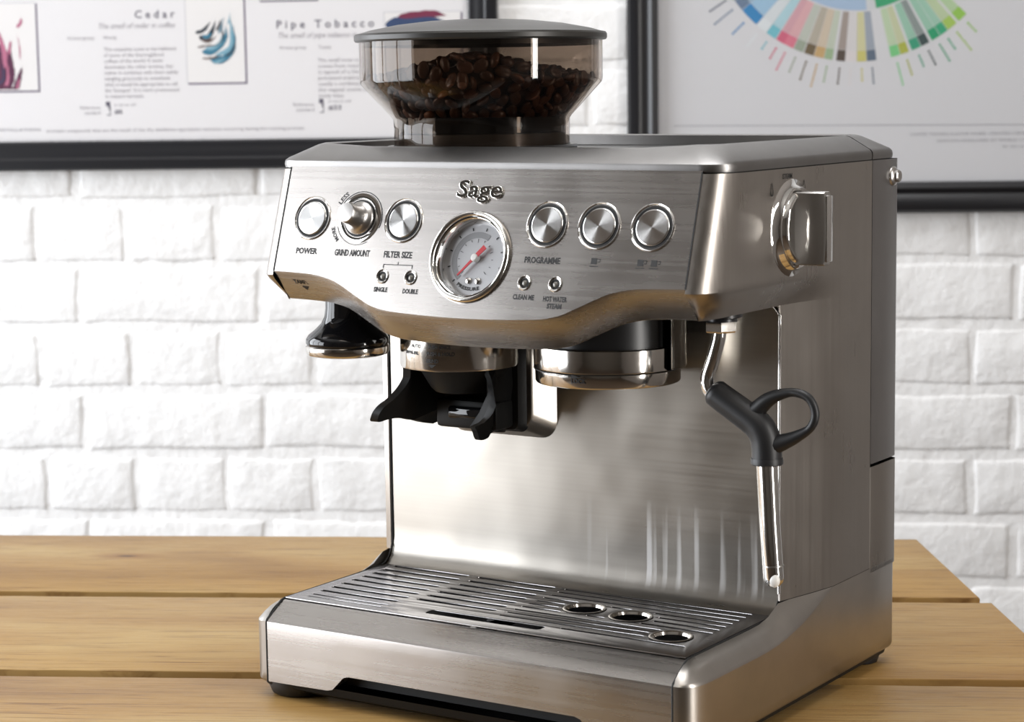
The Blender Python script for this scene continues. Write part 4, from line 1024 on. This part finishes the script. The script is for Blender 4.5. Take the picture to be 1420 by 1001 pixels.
# ---- steam wand
wy = 7.5
bm = NB(); lathe(bm, [(0, 25.9), (1.25, 25.9), (1.25, 25.55), (.95, 25.45), (.95, 25.25), (0, 25.25)], 32, (30.2, wy+.2, 0)); recalc(bm); sw = finish('steam_wand', bm, M['black'], mach)
bm = NB(); lathe(bm, [(0, 25.3), (.98, 25.3), (1.02, 25.2), (1.02, 24.75), (.95, 24.65), (0, 24.65)], 6, (30.25, wy, 0)); recalc(bm); finish('hex_nut', bm, M['steel'], sw, smooth=20)
bm = NB(); sweep(bm, catmull([(30.2, wy, 24.9), (30.1, wy, 24.2), (29.75, wy, 23.0), (29.4, wy, 22.0), (29.4, wy, 21.35), (29.75, wy, 20.85), (30.4, wy, 20.55)], 8), .42, 20); finish('bent_pipe', bm, M['chrome'], sw)
bm = NB(); sweep(bm, catmull([(30.5, wy+.1, 24.9), (30.62, wy, 24.2), (30.3, wy, 23.0), (29.9, wy, 22.0), (29.8, wy, 21.4), (30.2, wy, 20.8)], 8), .01, 6)
bm.free()
gp = catmull([(29.65, wy, 21.15), (30.6, wy, 20.55), (31.7, wy, 19.9), (32.7, wy, 19.25), (33.15, wy, 18.6), (33.28, wy, 17.9), (33.3, wy, 17.25)], 6)
rr = [(.55 if i == 0 else .72) if i < 2 else .82+.08*min(1, i/20) for i in range(len(gp))]
bm = NB(); sweep(bm, gp, rr, 24); grip = finish('wand_grip', bm, M['rubber'], sw)
bm = NB(); lathe(bm, [(.3, 17.35), (.93, 17.35), (.97, 17.2), (.97, 17.0), (.9, 16.95), (.3, 17.0)], 32, (33.3, wy, 0), closed=True); recalc(bm); finish('grip_collar', bm, M['rubber'], grip)
lp = catmull([(32.6, wy, 20.1), (33.3, wy, 20.75), (34.1, wy, 21.15), (35.1, wy, 21.35), (36.0, wy, 21.05), (36.4, wy, 20.2), (36.1, wy, 19.35), (35.2, wy, 18.75), (34.3, wy, 18.35), (33.6, wy, 18.1)], 8)
bm = NB(); n = len(lp); sweep(bm, lp, [.26+.30*max(0, 1-i/(n*.3))+.40*max(0, (i-n*.68)/(n*.32)) for i in range(n)], 14, ell=(1.0, 1.0)); finish('finger_loop', bm, M['rubber'], grip)
bm = NB(); tb = [(33.3, wy, 17.1), (33.5, wy, 13.5), (33.75, wy, 10.2), (33.77, wy, 9.9), (33.78, wy, 9.7)]
sweep(bm, tb, [.63, .62, .61, .56, .35], 28); tube = finish('steam_tube', bm, M['tube'], sw)
bm = NB(); sweep(bm, [(33.72, wy, 10.95), (33.725, wy, 10.88)], .635, 28); finish('tip_seam', bm, M['knob'], tube)
bm = NB(); bmesh.ops.create_uvsphere(bm, u_segments=20, v_segments=12, radius=1)
for v in bm.verts: v.co = Vector((34.0+v.co.x*.33, wy-.38+v.co.y*.28, 10.1+v.co.z*.42))
finish('rubber_tip', bm, M['white'], tube)
# ---- bean hopper (clear smoked plastic) and lid
hc = Vector((9.35, 13.25, 0)); hc.x += .25; hc.y += .0
bm = NB()
outer = [(8.0, 42.3), (8.0, 39.75), (7.95, 39.5), (5.95, 37.35), (5.82, 37.15), (5.8, 36.6), (5.8, 35.1)]
inner = [(5.55, 35.1), (5.55, 37.2), (5.7, 37.45), (7.7, 39.6), (7.75, 39.8), (7.75, 42.3)]
def seg(P):
    out = []
    for (a, b), (c, d) in zip(P, P[1:]): out += [(a+(c-a)*k/3, b+(d-b)*k/3) for k in range(3)]
    return out+[P[-1]]
lathe(bm, outer+inner, 96, hc, closed=True); recalc(bm)
hop = finish('bean_hopper', bm, M['smoke'], mach, smooth=35)
bm = NB(); lathe(bm, [(0, 42.75), (7.6, 42.6), (7.65, 42.25), (8.1, 42.2), (8.22, 42.22), (8.3, 42.32), (8.3, 42.6), (8.22, 42.72), (7.9, 42.78), (7.2, 42.98), (5.5, 43.3), (3.5, 43.52), (1.5, 43.62), (0, 43.65)], 96, hc); recalc(bm); finish('hopper_lid', bm, M['lid'], hop, smooth=30)
bm = NB(); lathe(bm, [(7.72, 42.25), (7.72, 41.9), (7.6, 41.9), (7.6, 42.25)], 80, hc, closed=True); recalc(bm); finish('lid_seal', bm, M['black'], hop)
bm = NB(); lathe(bm, [(5.5, 35.0), (5.5, 36.2), (5.1, 36.35), (0, 36.35)], 64, hc); recalc(bm); finish('grinder_throat', bm, M['tank'], hop)
bm = NB(); lathe(bm, [(5.9, 35.1), (6.25, 35.12), (6.3, 35.3), (6.2, 35.45), (5.85, 35.45)], 72, hc); recalc(bm); finish('hopper_seat', bm, M['black'], hop)
bm = NB(); lathe(bm, [(5.5, 37.3), (5.5, 36.3), (5.3, 36.3)], 64, hc); recalc(bm); finish('hopper_collar', bm, M['blackgloss'], hop)

# ================================================================== TAMPER (a thing of its own)
bm = NB(); tc_ = (3.35, 6.3)
lathe(bm, [(0, 21.9), (2.45, 21.9), (2.66, 21.98), (2.74, 22.15), (2.74, 22.5), (2.66, 22.58), (2.4, 22.6)], 72, (*tc_, 0)); recalc(bm)
tam = empty('tamper', (tc_[0], tc_[1], 21.9), label='black tamper with a steel foot held under the left end of the machine head', cat='tamper')
finish('tamper_foot', bm, M['steel'], tam)
bm = NB(); lathe(bm, [(2.4, 22.56), (2.66, 22.6), (2.74, 22.75), (2.72, 23.0), (2.55, 23.25), (2.1, 23.6), (1.7, 24.0), (1.48, 24.45), (1.40, 25.0), (1.38, 25.75), (0, 25.8)], 72, (*tc_, 0)); recalc(bm)
finish('tamper_handle', bm, M['blackgloss'], tam)

# ================================================================== COFFEE BEANS
def bean_mat(name, base, lo, hi):
    m = mat(name, base, 0, .33); b = m.node_tree.nodes['Principled BSDF']
    oi = nd(m, 'ShaderNodeObjectInfo'); r = ramp(m, oi.outputs['Random'], [(0, lo), (.8, base), (1, hi)]); lk(m, r.outputs[0], b.inputs['Base Color'])
    return m
M['bean'] = bean_mat('roasted_bean', (.10, .042, .022), (.055, .024, .013), (.26, .10, .045))
def bean_bm(rnd=0):
    bm = NB(); bmesh.ops.create_uvsphere(bm, u_segments=14, v_segments=9, radius=1)
    for v in bm.verts:
        x, y, z = v.co
        if z > 0:   # flatter face with the seam
            g = math.exp(-(y/.16)**2); z = z*.55-.22*g*(1-x*x*.6)
        v.co = Vector((x*.56, y*.40, z*.30))
    return bm
beans = []
Hc = Vector((hc.x, hc.y, 0))
def inner_r(z): return 7.75 if z > 39.7 else 5.55+(7.75-5.55)*max(0, (z-37.2))/2.5
def surf(x, y):     # heap: higher toward the left-middle as seen, lower at the sides
    a = (x*.838+y*.546); b = (-x*.546+y*.838)
    return 39.6+1.55*math.exp(-((a+.5)/4.2)**2)+.25*math.exp(-((a-4.8)/1.6)**2)+.1*b/8
pts = []
rg = random.Random(21)
camdir = Vector((88.7-hc.x, -104.8-hc.y, 0)).normalized()
def ok(p, dmin):
    for q in pts:
        if abs(q[0].x-p.x) < dmin and abs(q[0].y-p.y) < dmin and (q[0]-p).length_squared < dmin*dmin: return False
    return True
# against the wall of the hopper
for _ in range(26000):
    z = rg.uniform(37.4, 41.3); a = rg.uniform(0, 2*pi); sl = 1 if z < 39.6 else 0
    r = inner_r(z)-.36-(.14 if sl else 0)
    p = Vector((hc.x+r*cos(a), hc.y+r*sin(a), z))
    if z > surf(p.x-hc.x, p.y-hc.y)+.05: continue
    if ok(p, .70):
        nrm = Vector((cos(a), sin(a), -.85 if sl else 0)).normalized(); pts.append((p, nrm))
# the top of the heap
for _ in range(12000):
    a = rg.uniform(0, 2*pi); r = 7.1*sqrt(rg.random()); x, y = r*cos(a), r*sin(a)
    p = Vector((hc.x+x, hc.y+y, surf(x, y)+rg.uniform(-.1, .12)))
    if ok(p, .72): pts.append((p, Vector((rg.uniform(-.4, .4), rg.uniform(-.4, .4), 1)).normalized()))
# bottom layer over the throat
def score(p):
    d = (p[0]-Vector((hc.x, hc.y, p[0].z))).dot(camdir); return -(d+ (p[0].z-39)*.6)
pts.sort(key=score)
bm0 = bean_bm(); 
for f in bm0.faces: f.smooth = True
stuff = NB()
bme = None
for i, (p, n) in enumerate(pts):
    q = n.to_track_quat('Z', 'X').to_matrix().to_4x4() @ Matrix.Rotation(rg.uniform(0, 2*pi), 4, 'Z') @ Matrix.Rotation(rg.choice([0, 0, pi, pi*.5])+rg.uniform(-.5, .5), 4, 'X')
    s = rg.uniform(.85, 1.05)
    if i < 300:
        if bme is None:
            bb = bm0.copy()
            for v in bb.verts: v.co *= CM
            bme = bpy.data.meshes.new('coffee_bean'); bb.to_mesh(bme); bb.free(); bme.materials.append(M['bean'])
        o = bpy.data.objects.new('coffee_bean', bme); COL.objects.link(o)
        o.matrix_world = Matrix.Translation(p*CM) @ q @ Matrix.Scale(s, 4)
        props(o, label='roasted coffee bean in the clear hopper on top of the espresso machine', cat='coffee bean', group='coffee beans in the hopper')
    else:
        bb = bm0.copy()
        for v in bb.verts: v.co = p+(q @ (v.co*s))
        me = bpy.data.meshes.new('x'); bb.to_mesh(me); bb.free(); stuff.from_mesh(me); bpy.data.meshes.remove(me)
# the packed mass inside the heap
core = NB(); rows = []
for k in range(10):
    f = k/9; row = []
    for i in range(48):
        a = 2*pi*i/48; z0 = 37.25+f*0
        R = 6.9
        x, y = R*cos(a), R*sin(a); zt = surf(x, y)-.45; z = 37.1+(zt-37.1)*f; r = inner_r(z)-.78
        row.append(Vector((hc.x+r*cos(a), hc.y+r*sin(a), z)))
    rows.append(row)
for rf in (.7, .4, .1):
    rows.append([Vector((hc.x+6.9*rf*cos(2*pi*i/48), hc.y+6.9*rf*sin(2*pi*i/48), surf(6.9*rf*cos(2*pi*i/48), 6.9*rf*sin(2*pi*i/48))-.45)) for i in range(48)])
vs = grid(core, rows, close_u=True); cap(core, vs[-1]); cap(core, vs[0]); recalc(core)
me = bpy.data.meshes.new('x'); core.to_mesh(me); core.free(); stuff.from_mesh(me); bpy.data.meshes.remove(me)
M['beanmass'] = mat('roasted_bean_mass', (.05, .022, .012), 0, .45)
finish('coffee_bean_fill', stuff, M['beanmass'], None, smooth=50, label='packed roasted coffee beans filling the back and inside of the hopper', cat='coffee beans', kind='stuff')
